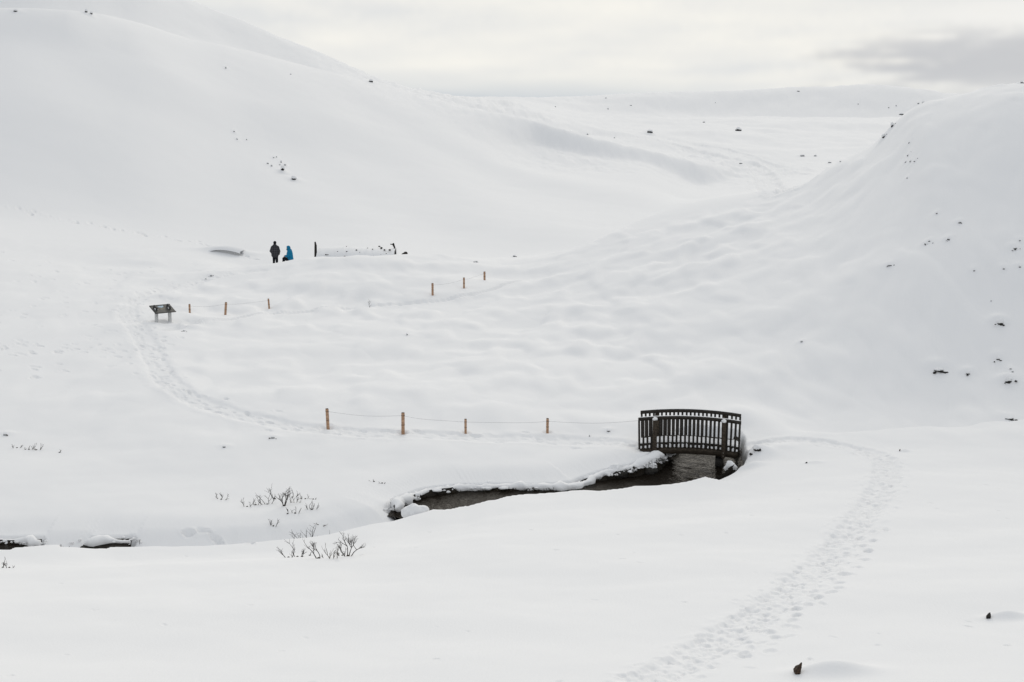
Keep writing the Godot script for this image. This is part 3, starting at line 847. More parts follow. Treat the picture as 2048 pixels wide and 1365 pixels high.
func press_trails() -> void:
	trench(right_trail, 0.46, 0.06, 1.0, 5)
	for k in 8:
		tread(right_trail, 0.24, 0.27, 0.018, 100 + k, 0.75)
	tread(right_trail, 0.32, 0.6, 0.018, 140, 0.8)
	for k in 2:
		tread(right_side_prints, 0.14, 0.55, 0.035, 110 + k, 1.1)
	trench(left_trail, 0.62, 0.055, 0.5, 6)
	for k in 2:
		tread(left_trail, 0.30, 0.45, 0.035, 120 + k, 1.1)
	tread(left_trail, 0.6, 0.9, 0.06, 124, 1.2)
	trench(faint_trail, 0.22, 0.09, 0.6, 7)
	tread(hill_trail, 0.3, 0.55, 0.12, 130, 1.5)
	tread(bank_trail, 0.12, 0.5, 0.10, 131, 1.2)
	for k in 3:
		tread(left_loop, 0.9, 0.8, 0.055, 132 + k, 1.4)
	trench(far_track_a, 1.8, 0.30, 0.9, 14)
	trench(far_track_b, 1.3, 0.22, 0.9, 15)
	trench(far_track_c, 1.4, 0.30, 0.9, 16)
	# stray prints and small pits in the trodden snow left of the board
	var r := RandomNumberGenerator.new()
	r.seed = 9
	for k in 150:
		var d := r.randf_range(58.0, 95.0)
		dent(r.randf_range(-0.335, -0.19) * (d + OFF), d, r.randf_range(0.12, 0.3), r.randf_range(0.1, 0.2), r.randf_range(0.02, 0.07), r.randf() * 3.0, 0.01)
	for k in 70:
		var d2 := r.randf_range(19.0, 40.0)
		dent(r.randf_range(-0.25, 0.27) * (d2 + OFF), d2, r.randf_range(0.04, 0.14), r.randf_range(0.03, 0.06), r.randf_range(0.01, 0.035), r.randf() * 3.0, 0.004)

func hollows_and_drifts() -> void:
	for p in front_posts + left_posts + far_posts:
		dent(p[0], p[1] - 0.05, 0.20, 0.16, 0.05, 0.0, 0.012)
	for s in stones:
		if s.size() > 5:
			mound(s[0] + s[2] * 3.6, s[1] + s[2] * 1.0, s[2] * 3.6, s[2] * 2.0, s[3] * 0.95)
		elif s[2] > 0.12:
			mound(s[0], s[1] + s[2] * 0.75 + 0.1, s[2] * 0.8 + 0.1, s[2] * 0.55 + 0.12, s[3] * 0.75)
	# where the two people are
	mound(SEATED.x + 0.15, SEATED.y + 0.1, 0.6, 0.6, SEATED_Y + 0.27 - ground(SEATED.x + 0.15, SEATED.y + 0.1))
	for p in terrace_lip:
		mound(p[0], p[1], 1.3, 1.6, p[2] - ground(p[0], p[1]))
	# snow heaped against the bridge ends and the board
	mound(4.75, 46.55, 0.55, 0.40, 0.26)
	mound(8.35, 46.6, 0.5, 0.5, 0.28)
	mound(7.85, 45.3, 0.45, 0.3, 0.16)
	mound(8.0, 46.0, 0.4, 0.4, 0.14)
	mound(9.0, 47.2, 0.6, 0.4, 0.10)
	mound(BOARD.x + 1.2, BOARD.y - 0.5, 0.8, 0.5, 0.22)
	dent(BOARD.x, BOARD.y - 0.1, 0.6, 0.45, 0.12, 0.0, 0.03)
	# the buried hut entrance on the left slope
	mound(HUT.x, HUT.y + 0.8, 1.9, 0.9, 0.5)

func block(called: String, r0: int, r1: int, c0: int, c1: int) -> void:
	var nr := r1 - r0 + 1
	var nc := c1 - c0 + 1
	var v := PackedVector3Array()
	var nrm := PackedVector3Array()
	var idx := PackedInt32Array()
	v.resize(nr * nc)
	nrm.resize(nr * nc)
	idx.resize((nr - 1) * (nc - 1) * 6)
	var k := 0
	for i in range(r0, r1 + 1):
		var d := rows[i]
		var iu := mini(i + 1, NR - 1)
		var idn := maxi(i - 1, 0)
		for c in range(c0, c1 + 1):
			var r := cols[c]
			v[k] = Vector3(r * (d + OFF), hgt[i * NC + c], -d)
			var cr := mini(c + 1, NC - 1)
			var cl := maxi(c - 1, 0)
			var tx := Vector3((cols[cr] - cols[cl]) * (d + OFF), hgt[i * NC + cr] - hgt[i * NC + cl], 0.0)
			var td := Vector3(r * (rows[iu] - rows[idn]), hgt[iu * NC + c] - hgt[idn * NC + c], -(rows[iu] - rows[idn]))
			nrm[k] = tx.cross(td).normalized()
			k += 1
	k = 0
	for i in nr - 1:
		for c in nc - 1:
			var a := i * nc + c
			idx[k] = a
			idx[k + 1] = a + nc
			idx[k + 2] = a + 1
			idx[k + 3] = a + 1
			idx[k + 4] = a + nc
			idx[k + 5] = a + nc + 1
			k += 6
	var arr := []
	arr.resize(Mesh.ARRAY_MAX)
	arr[Mesh.ARRAY_VERTEX] = v
	arr[Mesh.ARRAY_NORMAL] = nrm
	arr[Mesh.ARRAY_INDEX] = idx
	var am := ArrayMesh.new()
	am.add_surface_from_arrays(Mesh.PRIMITIVE_TRIANGLES, arr)
	structure(called, am, M["snow"])

func make_land_meshes() -> void:
	var ra := int(row_at(53.0))
	var rb := int(row_at(112.0))
	var rc := int(row_at(268.0))
	var ca := int(col_at(0.032))
	var cb := int(col_at(0.135))
	block("snow_field", 0, ra, 0, NC - 1)
	block("snow_meadow", ra, rb, 0, ca)
	block("right_hillside", ra, rb, ca, NC - 1)
	block("left_hillside", rb, rc, 0, cb)
	block("back_valley", rb, rc, cb, NC - 1)
	block("far_hills", rc, NR - 1, 0, NC - 1)

# ------------------------------------------------------------------ shape helpers
func new_st() -> SurfaceTool:
	var st := SurfaceTool.new()
	st.begin(Mesh.PRIMITIVE_TRIANGLES)
	return st

func quad(st: SurfaceTool, a: Vector3, b: Vector3, c: Vector3, d: Vector3) -> void:
	# front face seen with a, b, c, d running clockwise
	for p in [a, b, c, a, c, d]:
		st.add_vertex(p)

func add_box(st: SurfaceTool, xf: Transform3D, size: Vector3, bev := 0.006) -> void:
	# a box with chamfered edges
	var h := size * 0.5
	var b := minf(bev, minf(h.x, minf(h.y, h.z)) * 0.45)
	for ax in 3:
		for s in [-1.0, 1.0]:
			var n := Vector3.ZERO
			n[ax] = s
			var u := Vector3.ZERO
			u[(ax + 1) % 3] = 1.0
			var w := Vector3.ZERO
			w[(ax + 2) % 3] = 1.0
			var hu: float = h[(ax + 1) % 3]
			var hw: float = h[(ax + 2) % 3]
			var hn: float = h[ax]
			var c := n * hn
			var p := [c - u * (hu - b) - w * (hw - b), c + u * (hu - b) - w * (hw - b), c + u * (hu - b) + w * (hw - b), c - u * (hu - b) + w * (hw - b)]
			if s > 0:
				p.reverse()
			quad(st, xf * p[0], xf * p[1], xf * p[2], xf * p[3])
			# chamfers towards +-u and the corners
			for q in [-1.0, 1.0]:
				var n2: Vector3 = u * q
				var e0: Vector3 = n * hn + n2 * (hu - b) - w * (hw - b)
				var e1: Vector3 = n * hn + n2 * (hu - b) + w * (hw - b)
				var f0: Vector3 = n * (hn - b) + n2 * hu - w * (hw - b)
				var f1: Vector3 = n * (hn - b) + n2 * hu + w * (hw - b)
				if s * q > 0:
					quad(st, xf * e0, xf * e1, xf * f1, xf * f0)
				else:
					quad(st, xf * e1, xf * e0, xf * f0, xf * f1)

func box_mesh(size: Vector3, bev := 0.006) -> ArrayMesh:
	var st := new_st()
	add_box(st, Transform3D(), size, bev)
	st.set_smooth_group(-1)
	st.generate_normals()
	return st.commit()

func add_tube(st: SurfaceTool, pts: Array, radii: Array, sides: int) -> void:
	var rings := []
	var n := pts.size()
	for i in n:
		var t: Vector3 = (pts[mini(i + 1, n - 1)] - pts[maxi(i - 1, 0)]).normalized()
		var u := t.cross(Vector3(0.31, 0.2, 0.93)).normalized()
		var w := t.cross(u)
		var ring := []
		for k in sides:
			var a := TAU * k / sides
			ring.append(pts[i] + (u * cos(a) + w * sin(a)) * radii[i])
		rings.append(ring)
	for i in n - 1:
		for k in sides:
			var k2 := (k + 1) % sides
			quad(st, rings[i][k], rings[i][k2], rings[i + 1][k2], rings[i + 1][k])
	for k in range(1, sides - 1):
		for p in [rings[n - 1][0], rings[n - 1][k], rings[n - 1][k + 1]]:
			st.add_vertex(p)
		for p in [rings[0][0], rings[0][k + 1], rings[0][k]]:
			st.add_vertex(p)

func tube_mesh(pts: Array, radii: Array, sides := 6) -> ArrayMesh:
	var st := new_st()
	add_tube(st, pts, radii, sides)
	st.generate_normals()
	return st.commit()

var ico_cache := {}

func ico(level: int) -> Array:
	# [unit directions, triangle indices] of a subdivided icosahedron
	if ico_cache.has(level):
		return ico_cache[level]
	var t := (1.0 + sqrt(5.0)) / 2.0
	var v := [Vector3(-1, t, 0), Vector3(1, t, 0), Vector3(-1, -t, 0), Vector3(1, -t, 0), Vector3(0, -1, t), Vector3(0, 1, t), Vector3(0, -1, -t), Vector3(0, 1, -t), Vector3(t, 0, -1), Vector3(t, 0, 1), Vector3(-t, 0, -1), Vector3(-t, 0, 1)]
	for i in v.size():
		v[i] = v[i].normalized()
	var f := [0, 11, 5, 0, 5, 1, 0, 1, 7, 0, 7, 10, 0, 10, 11, 1, 5, 9, 5, 11, 4, 11, 10, 2, 10, 7, 6, 7, 1, 8, 3, 9, 4, 3, 4, 2, 3, 2, 6, 3, 6, 8, 3, 8, 9, 4, 9, 5, 2, 4, 11, 6, 2, 10, 8, 6, 7, 9, 8, 1]
	for l in level:
		var f2 := []
		var mid := {}
		for i in range(0, f.size(), 3):
			var m := []
			for k in 3:
				var a: int = f[i + k]
				var b: int = f[i + (k + 1) % 3]
				var key := mini(a, b) * 100000 + maxi(a, b)
				if not mid.has(key):
					mid[key] = v.size()
					v.append(((v[a] + v[b]) * 0.5).normalized())
				m.append(mid[key])
			f2.append_array([f[i], m[0], m[2], f[i + 1], m[1], m[0], f[i + 2], m[2], m[1], m[0], m[1], m[2]])
		f = f2
	ico_cache[level] = [v, f]
	return ico_cache[level]

func ico_mesh(level: int, pos: PackedVector3Array) -> ArrayMesh:
	var f: Array = ico(level)[1]
	var st := new_st()
	for p in pos:
		st.add_vertex(p)
	for i in range(0, f.size(), 3):
		st.add_index(f[i])
		st.add_index(f[i + 2])
		st.add_index(f[i + 1])
	st.generate_normals()
	return st.commit()

func add_clod(st: SurfaceTool, c: Vector3, size: Vector3, seed_: int, level := 1) -> void:
	var a: Array = ico(level)
	var p := rock_points(level, size, seed_ % 1000, 0.25)
	for i in range(0, a[1].size(), 3):
		for k in [0, 2, 1]:
			st.add_vertex(c + p[a[1][i + k]])

var rock_noise := FastNoiseLite.new()

func rock_points(level: int, size: Vector3, seed_: int, rough := 0.32) -> PackedVector3Array:
	rock_noise.noise_type = FastNoiseLite.TYPE_CELLULAR
	rock_noise.cellular_return_type = FastNoiseLite.RETURN_DISTANCE2_SUB
	rock_noise.frequency = 0.9
	rock_noise.fractal_octaves = 3
	rock_noise.seed = seed_
	var out := PackedVector3Array()
	for d in ico(level)[0]:
		var k := 0.85 + rough * rock_noise.get_noise_3dv(d) + 0.12 * sin(d.x * 3.1 + seed_) * cos(d.z * 2.7 + seed_ * 1.7)
		out.append(Vector3(d.x * size.x, d.y * size.y, d.z * size.z) * k)
	return out

func cap_points(level: int, body: PackedVector3Array, seed_: int, cover: float, thick: float, towards := Vector3(0, 1, 0)) -> PackedVector3Array:
	# the snow that lies on a stone: outside it where the stone faces up, inside it elsewhere
	var dirs: Array = ico(level)[0]
	var nz := FastNoiseLite.new()
	nz.seed = seed_ + 7
	nz.frequency = 1.6
	nz.fractal_octaves = 2
	var out := PackedVector3Array()
	for i in dirs.size():
		var d: Vector3 = dirs[i]
		var t := smoothstep(cover - 0.10, cover + 0.28, d.dot(towards) + 0.28 * nz.get_noise_3dv(d))
		out.append(body[i] * lerpf(0.9, 1.0, minf(t * 3.0, 1.0)) + (d * 0.55 + Vector3(0, 0.75, 0)) * thick * t)
	return out

# ------------------------------------------------------------------ water and banks
func bank_point(i: int, side: float, past: float) -> Vector2:
	# a point beside the stream: on the far (1) or near (-1) side, so far past the water's edge
	var p: Array = stream[i]
	var a: Array = stream[maxi(i - 1, 0)]
	var b: Array = stream[mini(i + 1, stream.size() - 1)]
	var dir := Vector2(b[0] - a[0], b[1] - a[1]).normalized()
	var w: float = p[2] + 0.10 * bank_bow.get_noise_2d(i * 0.1, 0.0 if side > 0 else 50.0)
	var off := side * (w + past)
	return Vector2(p[0] + dir.y * off, p[1] - dir.x * off)

func on_bank(i: int, side: float) -> bool:
	var p := bank_point(i, side, 0.10)
	for j in range(maxi(0, i - 34), mini(stream.size(), i + 35)):
		if Vector2(stream[j][0], stream[j][1]).distance_to(p) < stream[j][2] - 0.02:
			return false
	return true

func build_water_and_banks() -> void:
	var st := new_st()
	var wv := FastNoiseLite.new()
	wv.noise_type = FastNoiseLite.TYPE_SIMPLEX_SMOOTH
	wv.seed = 64
	wv.frequency = 2.3
	wv.fractal_octaves = 3
	var across := 14
	var last := []
	for i in range(1, stream.size() - 1):
		if stream[i][3] < 0.2:
			last = []
			continue
		var a := bank_point(i, 1.0, 0.20)
		var b := bank_point(i, -1.0, 0.30)
		var line0 := []
		for k in across + 1:
			var p := a.lerp(b, float(k) / across)
			line0.append(Vector3(p.x, WATER + 0.034 * wv.get_noise_2d(p.x * 0.8, p.y * 1.5), -p.y))
		if last.size():
			for k in across:
				quad(st, last[k], line0[k], line0[k + 1], last[k + 1])
		last = line0
	st.generate_normals()
	structure("stream_water", st.commit(), M["water"])
	# walls of dark earth and turf under the snow, along both sides
	var nz := FastNoiseLite.new()
	nz.seed = 61
	nz.frequency = 2.2
	nz.fractal_octaves = 4
	var lip := FastNoiseLite.new()
	lip.seed = 62
	lip.frequency = 0.9
	lip.fractal_octaves = 3
	var earth := new_st()
	var crust := new_st()
	var grass := new_st()
	var r := RandomNumberGenerator.new()
	r.seed = 63
	var levels := 7
	for side in [1.0, -1.0]:
		var prev := []
		var prev_snow := []
		for i in range(1, stream.size() - 1):
			var o: float = stream[i][3]
			if side < 0.0 and stream[i][1] < 44.9:
				o = 0.0
			elif o < 0.5:
				for q4 in [-4, -2, 2, 4]:
					o = maxf(o, stream[clampi(i + q4, 0, stream.size() - 1)][3])
			if o < 0.5:
				prev = []
				prev_snow = []
				continue
			if not on_bank(i, side):
				continue
			var e := bank_point(i, side, 0.50)
			var y1 := ground(e.x, e.y) - 0.02
			var line := []
			for k in levels:
				var t := float(k) / (levels - 1)
				var y := lerpf(-1.0, y1, t)
				var p0 := bank_point(i, side, 0.02)
				var bulge := 0.10 * nz.get_noise_3d(p0.x, y * 1.6, p0.y) + 0.16 * t * t
				var p := bank_point(i, side, maxf(0.02 + bulge, -0.10))
				line.append(Vector3(p.x, y, -p.y))
			if prev.size() and stream[i][3] > 0.5:
				for k in levels - 1:
					if side > 0:
						quad(earth, prev[k], prev[k + 1], line[k + 1], line[k])
					else:
						quad(earth, line[k], line[k + 1], prev[k + 1], prev[k])
			prev = line
			# the overhanging edge of the snow
			var big := 0.05 + 0.12 * (0.5 + lip.get_noise_2d(e.x, e.y)) + 0.05 * lip.get_noise_2d(e.x * 3.0, e.y * 3.0)
			var ends := 1.0
			for q2 in range(0, 13):
				for q3 in [-1, 1]:
					var at2 := clampi(i + q2 * q3, 0, stream.size() - 1)
					if stream[at2][3] < 0.5 or side < 0.0 and stream[at2][1] < 44.9:
						ends = minf(ends, q2 / 13.0)
			var droop := 1.0 + 2.6 * maxf(0.0, lip.get_noise_2d(e.x * 0.7 + 11.0, e.y * 0.7)) + 3.4 * pow(1.0 - ends, 1.5) + 2.6 * exp(-pow((e.x - APRON) / 0.6, 2.0))
			var ring := []
			var sides := 9
			for k in sides:
				var an := TAU * k / sides
				var rr := big * minf(1.0, sqrt(ends * 3.0)) * (1.0 + 0.35 * lip.get_noise_3d(e.x * 4.0, an * 1.2, e.y * 4.0))
				var q := bank_point(i, side, (0.27 - 0.085 * minf(droop - 1.0, 3.0) * (1.0 if side > 0.0 else 0.0) - cos(an) * rr * 1.5))
				ring.append(Vector3(q.x, y1 - 0.035 - 0.03 * big + sin(an) * rr * (0.95 if sin(an) > 0.0 else 0.95 * droop), -q.y))
			if prev_snow.size() and side > 0.0:
				for k in sides:
					var k2 := (k + 1) % sides
					if side > 0:
						quad(crust, prev_snow[k], prev_snow[k2], ring[k2], ring[k])
					else:
						quad(crust, ring[k], ring[k2], prev_snow[k2], prev_snow[k])
			prev_snow = ring
			# clods of snow caught on the face of the bank
			if side > 0.0 and stream[i][3] > 0.5 and r.randf() < 0.55:
				var cl := bank_point(i, 1.0, r.randf_range(0.0, 0.12))
				add_clod(crust, Vector3(cl.x, lerpf(WATER + 0.12, y1 - 0.05, sqrt(r.randf())), -cl.y), Vector3(r.randf_range(0.03, 0.12), r.randf_range(0.02, 0.06), r.randf_range(0.03, 0.08)), r.randi())
			# lumps along the edge of the snow
			if side > 0.0 and r.randf() < 0.6:
				var le := bank_point(i, 1.0, r.randf_range(0.08, 0.42))
				add_clod(crust, Vector3(le.x, y1 - r.randf_range(0.03, 0.14), -le.y), Vector3(r.randf_range(0.10, 0.26), r.randf_range(0.06, 0.15), r.randf_range(0.10, 0.2)) * (0.45 + 0.55 * ends), r.randi(), 2)
			# withered grass hanging over the edge
			if side > 0:
				for g in 4:
					if lip.get_noise_2d(e.x * 1.1 + 30.0, e.y) + r.randf_range(-0.3, 0.3) < 0.0:
						continue
					var b0 := bank_point(i, 1.0, r.randf_range(-0.02, 0.16))
					var out_ := (bank_point(i, 1.0, 0.0) - bank_point(i, 1.0, 0.4)).normalized() * r.randf_range(0.05, 0.16)
					var base := Vector3(b0.x + r.randf_range(-0.05, 0.05), y1 - r.randf_range(0.02, 0.22), -b0.y)
					var tip := base + Vector3(out_.x + r.randf_range(-0.07, 0.07), -r.randf_range(0.02, 0.16), -out_.y)
					var mid := (base + tip) * 0.5 + Vector3(0, r.randf_range(0.02, 0.06), 0)
					add_tube(grass, [base, mid, tip], [0.009, 0.008, 0.003], 3)
	crust.index()
	for tool_ in [earth, crust, grass]:
		tool_.generate_normals()
	structure("stream_bank", earth.commit(), M["bank_earth"])
	structure("snow_lip", crust.commit(), M["clump_snow"])
	var g := put("bank_grass", grass.commit(), M["dry_grass"], self)
	tag(g, "withered dark grass hanging from the snowy lip of the stream bank", "grass")
	g.set_meta("kind", "stuff")

# ------------------------------------------------------------------ bridge
const APRON := 1.95
const BRIDGE_HALF := 1.73
func arch(x: float) -> float:
	return 0.115 * (1.0 - (x / BRIDGE_HALF) * (x / BRIDGE_HALF))

func curved_bar(x0: float, x1: float, y: float, high: float, deep: float, z: float, skew := 0.0) -> ArrayMesh:
	# a bar that follows the arch of the bridge
	var st := new_st()
	var n := 20
	for i in n:
		var a := lerpf(x0, x1, float(i) / n)
		var b := lerpf(x0, x1, float(i + 1) / n)
		var ya := y + arch(a)
		var yb := y + arch(b)
		var p := [Vector3(a, ya, z - deep / 2), Vector3(a, ya + high, z - deep / 2), Vector3(a, ya + high, z + deep / 2), Vector3(a, ya, z + deep / 2)]
		var q := [Vector3(b, yb, z - deep / 2), Vector3(b, yb + high, z - deep / 2), Vector3(b, yb + high, z + deep / 2), Vector3(b, yb, z + deep / 2)]
		for k in 4:
			var k2 := (k + 1) % 4
			quad(st, p[k], q[k], q[k2], p[k2])
		if i == 0:
			quad(st, p[0], p[1], p[2], p[3])
		if i == n - 1:
			quad(st, q[3], q[2], q[1], q[0])
	st.set_smooth_group(-1)
	st.generate_normals()
	return st.commit()

func lump_mesh(size: Vector3, seed_: int, level := 2) -> ArrayMesh:
	# a small heap of snow: flat below, uneven above
	var nz := FastNoiseLite.new()
	nz.seed = seed_
	nz.frequency = 0.8
	var pos := PackedVector3Array()
	for d in ico(level)[0]:
		var k := 1.0 + 0.28 * nz.get_noise_3dv(d)
		var y: float = signf(d.y) * pow(absf(d.y), 0.75)
		pos.append(Vector3(d.x * size.x * 0.5 * k, maxf(y, -0.25) * size.y * k, d.z * size.z * 0.5 * k))
	return ico_mesh(level, pos)

func build_bridge() -> void:
	var yaw := deg_to_rad(-9.0)
	var bx := 6.09
	var bd := 47.55
	var b := thing("footbridge", "small arched footbridge of dark timber with slatted railings over the stream", "footbridge", Vector3(bx, -0.14, -bd), yaw)
	var wood: Material = M["dark_timber"]
	var hw := 0.57
	for s in [1.0, -1.0]:
		put("beam", curved_bar(-1.66, 1.66, -0.255, 0.245, 0.10, s * (hw - 0.02)), M["brown_timber"], b)
		put("handrail", curved_bar(-1.73, 1.73, 0.935, 0.115, 0.055, s * hw), wood, b)
		put("bottom_rail", curved_bar(-1.70, 1.70, 0.055, 0.075, 0.045, s * (hw - 0.045)), wood, b)
		for k in 25:
			var x := lerpf(-1.685, 1.685, k / 24.0)
			if absf(absf(x) - 1.15) < 0.05:
				continue
			var h := 0.985
			var bal := put("baluster", box_mesh(Vector3(0.068, h, 0.032)), wood, b, Vector3(x + rng.randf_range(-0.006, 0.006), arch(x) + 0.94 - h * 0.5, s * (hw + 0.040)))
			bal.rotation.z = -x * 0.012 + rng.randf_range(-0.006, 0.006)
		for x in [-1.155, 1.155]:
			var st := new_st()
			add_box(st, Transform3D(Basis(), Vector3(0, 0.42, 0)), Vector3(0.145, 1.22, 0.11), 0.01)
			# pointed foot below the beam
			add_box(st, Transform3D(Basis(Vector3(0, 0, 1), PI / 4), Vector3(0, -0.19, 0)), Vector3(0.100, 0.100, 0.108), 0.006)
			st.set_smooth_group(-1)
			st.generate_normals()
			var post := put("post", st.commit(), M["brown_timber"], b, Vector3(x, 0.0, s * (hw + 0.105)))
			for y in [-0.03, -0.14]:
				var cyl := CylinderMesh.new()
				cyl.top_radius = 0.020
				cyl.bottom_radius = 0.022
				cyl.height = 0.03
				cyl.radial_segments = 10
				cyl.rings = 1
				var bolt := put("bolt", cyl, M["bolt_steel"], post, Vector3(0, y, s * 0.062))
				bolt.rotation.x = PI / 2
			put("snow_cap", lump_mesh(Vector3(0.17, 0.085, 0.15), 200 + int(x * 10 + s)), M["clump_snow"], b, Vector3(x, 1.035, s * (hw + 0.105)))
		# a thin line of snow on the handrail
		put("rail_snow", curved_bar(-1.70, 1.70, 1.051, 0.014, 0.042, s * hw), M["clump_snow"], b)
		# snow caught between the balusters on the beam and the bottom rail
		for k in 24:
			var x2 := lerpf(-1.685, 1.685, (k + 0.5) / 24.0)
			var sz := rng.randf_range(0.05, 0.12)
			put("snow_clump", lump_mesh(Vector3(rng.randf_range(0.07, 0.13), sz, 0.09), 300 + k + int(s) * 50, 1), M["clump_snow"], b, Vector3(x2 + rng.randf_range(-0.02, 0.02), arch(x2) - 0.005, s * (hw + 0.005)))
	for k in 18:
		var x3 := lerpf(-1.66, 1.66, (k + 0.5) / 18.0)
		put("deck_plank", box_mesh(Vector3(0.172, 0.04, 1.02)), wood, b, Vector3(x3, arch(x3) + 0.013, 0))
	# trodden snow along the deck
	var st2 := new_st()
	var nz := FastNoiseLite.new()
	nz.seed = 88
	nz.frequency = 2.4
	var nx := 48
	var nzs := 14
	var pts := []
	for i in nx + 1:
		for j in nzs + 1:
			var x4 := lerpf(-1.72, 1.72, float(i) / nx)
			var z4 := lerpf(-0.49, 0.49, float(j) / nzs)
			var edge := smoothstep(0.0, 0.12, 0.49 - absf(z4))
			pts.append(Vector3(x4, arch(x4) + 0.034 + edge * (0.11 + 0.05 * nz.get_noise_2d(x4 * 1.5, z4 * 1.5) - 0.05 * exp(-pow(z4 / 0.2, 2.0))), z4))
	for i in nx:
		for j in nzs:
			var k0 := i * (nzs + 1) + j
			quad(st2, pts[k0], pts[k0 + nzs + 1], pts[k0 + nzs + 2], pts[k0 + 1])
	st2.generate_normals()
	put("deck_snow", st2.commit(), M["clump_snow"], b)
	# the timber crib that carries the ends
	for s in [-1.0, 1.0]:
		for k in 3:
			put("abutment_timber", box_mesh(Vector3(0.26, 0.24, 1.24 - 0.06 * k), 0.02), M["weathered_dark_wood"], b, Vector3(s * (1.02 + 0.05 * k), -0.42 - 0.245 * k, 0))

# ------------------------------------------------------------------ fences
func build_fences() -> void:
	var names := [
		[front_posts, ["tallest raw wood fence post, leftmost beside the trail below the meadow", "raw wood fence post second from the left in the front row", "raw wood fence post third from the left in the front row", "raw wood fence post nearest the footbridge"], "raw wood posts along the front of the trail", "thin sagging wire strung along the front fence posts to the footbridge"],
		[left_posts, ["short wooden post right beside the information board", "leaning wooden post in the middle of the row beside the information board", "thin wooden post farthest right of the row beside the information board"], "wooden posts beside the information board", "thin wire strung between the three posts beside the information board"],
		[far_posts, ["far wooden post lowest on the left of the row below the ruin", "far wooden post in the middle of the row below the ruin", "far wooden post topmost on the right of the row below the ruin"], "wooden posts on the far path below the ruin", "thin wire strung between the three far posts below the ruin"],
	]
	for set_ in names:
		var line := []
		for k in set_[0].size():
			var p: Array = set_[0][k]
			var w := maxf(p[3], 0.085)
			var g := ground(p[0], p[1])
			var tilt: float = [0.035, -0.01, 0.0, -0.01][k] if set_[0].size() == 4 else [0.0, -0.09, 0.06][k] if set_[0] == left_posts else 0.0
			var high: float = p[2] - g
			var o := thing("fence_post", set_[1][k], "fence post", Vector3(p[0], g, -p[1]), rng.randf_range(-0.5, 0.5), set_[2])
			var st := new_st()
			var lean := Basis(Vector3(0, 0, 1), tilt)
			add_box(st, Transform3D(lean, lean * Vector3(0, (high - 0.35) * 0.5, 0)), Vector3(w, high + 0.35, w), 0.012)
			st.set_smooth_group(-1)
			st.generate_normals()
			put("shaft", st.commit(), M["post_wood"], o)
			var cap := put("top_face", box_mesh(Vector3(w * 0.93, 0.012, w * 0.93), 0.004), M["end_grain"], o, lean * Vector3(0, high + 0.006, 0))
			cap.rotation.z = tilt
			for y in [high - 0.09, high * 0.45]:
				var cl := put("wire_staple", box_mesh(Vector3(w * 1.06, 0.022, w * 1.06), 0.004), M["end_grain"], o, lean * Vector3(0, y, 0))
				cl.rotation.z = tilt
			line.append(Vector3(p[0], p[2] - 0.09, -p[1] + w * 0.56))
		if set_[0] == front_posts:
			line.append(Vector3(4.34, 0.93, -46.75))
		var pts := []
		var rad := []
		for i in line.size() - 1:
			for k in 13:
				if k == 12 and i < line.size() - 2:
					continue
				var t := k / 12.0
				var q: Vector3 = line[i].lerp(line[i + 1], t)
				q.y -= 0.055 * 4.0 * t * (1.0 - t) * (1.0 + 0.5 * sin(i * 2.0 + 3.0 * t))
				pts.append(q)
				rad.append(0.0032)
		var w2 := put("fence_wire", tube_mesh(pts, rad, 5), M["wire"], self)
		tag(w2, set_[3], "wire")

# ------------------------------------------------------------------ information board
const BOARD := Vector2(-17.75, 71.2)
func build_board() -> void:
	var turn := deg_to_rad(38.5)
	var g := ground(BOARD.x, BOARD.y)
	var o := thing("information_board", "slanted dark information board on two pale grey legs beside the trail", "information board", Vector3(BOARD.x, g, -BOARD.y), turn)
	var tilt := deg_to_rad(23.0)
	var low := 1.06 - g + 0.06
	var bs := Basis(Vector3(1, 0, 0), tilt)
	var mid := Vector3(0.12, low + 0.39 * sin(tilt), -0.08)
	var p := put("panel", box_mesh(Vector3(1.12, 0.035, 0.78), 0.008), M["board_edge"], o, mid)
	p.basis = bs
	var q := PlaneMesh.new()
	q.size = Vector2(1.08, 0.74)
	put("print", q, M["print"], p, Vector3(0, 0.0205, 0))
	put("frame_strip", box_mesh(Vector3(1.13, 0.02, 0.03), 0.004), M["board_edge"], p, Vector3(0, 0.022, 0.385))
	put("frame_strip", box_mesh(Vector3(1.13, 0.02, 0.03), 0.004), M["board_edge"], p, Vector3(0, 0.022, -0.385))
	for s in [-1.0, 1.0]:
		var lx: float = mid.x + s * 0.36
		var top := low + 0.30
		put("leg", box_mesh(Vector3(0.15, top + 0.5, 0.12), 0.012), M["grey_wood"], o, Vector3(lx, (top - 0.5) * 0.5 - 0.06, mid.z + 0.02))
		var br := put("bracket", box_mesh(Vector3(0.10, 0.16, 0.34), 0.01), M["board_edge"], o, Vector3(lx, top - 0.06, mid.z - 0.05))
		br.basis = bs

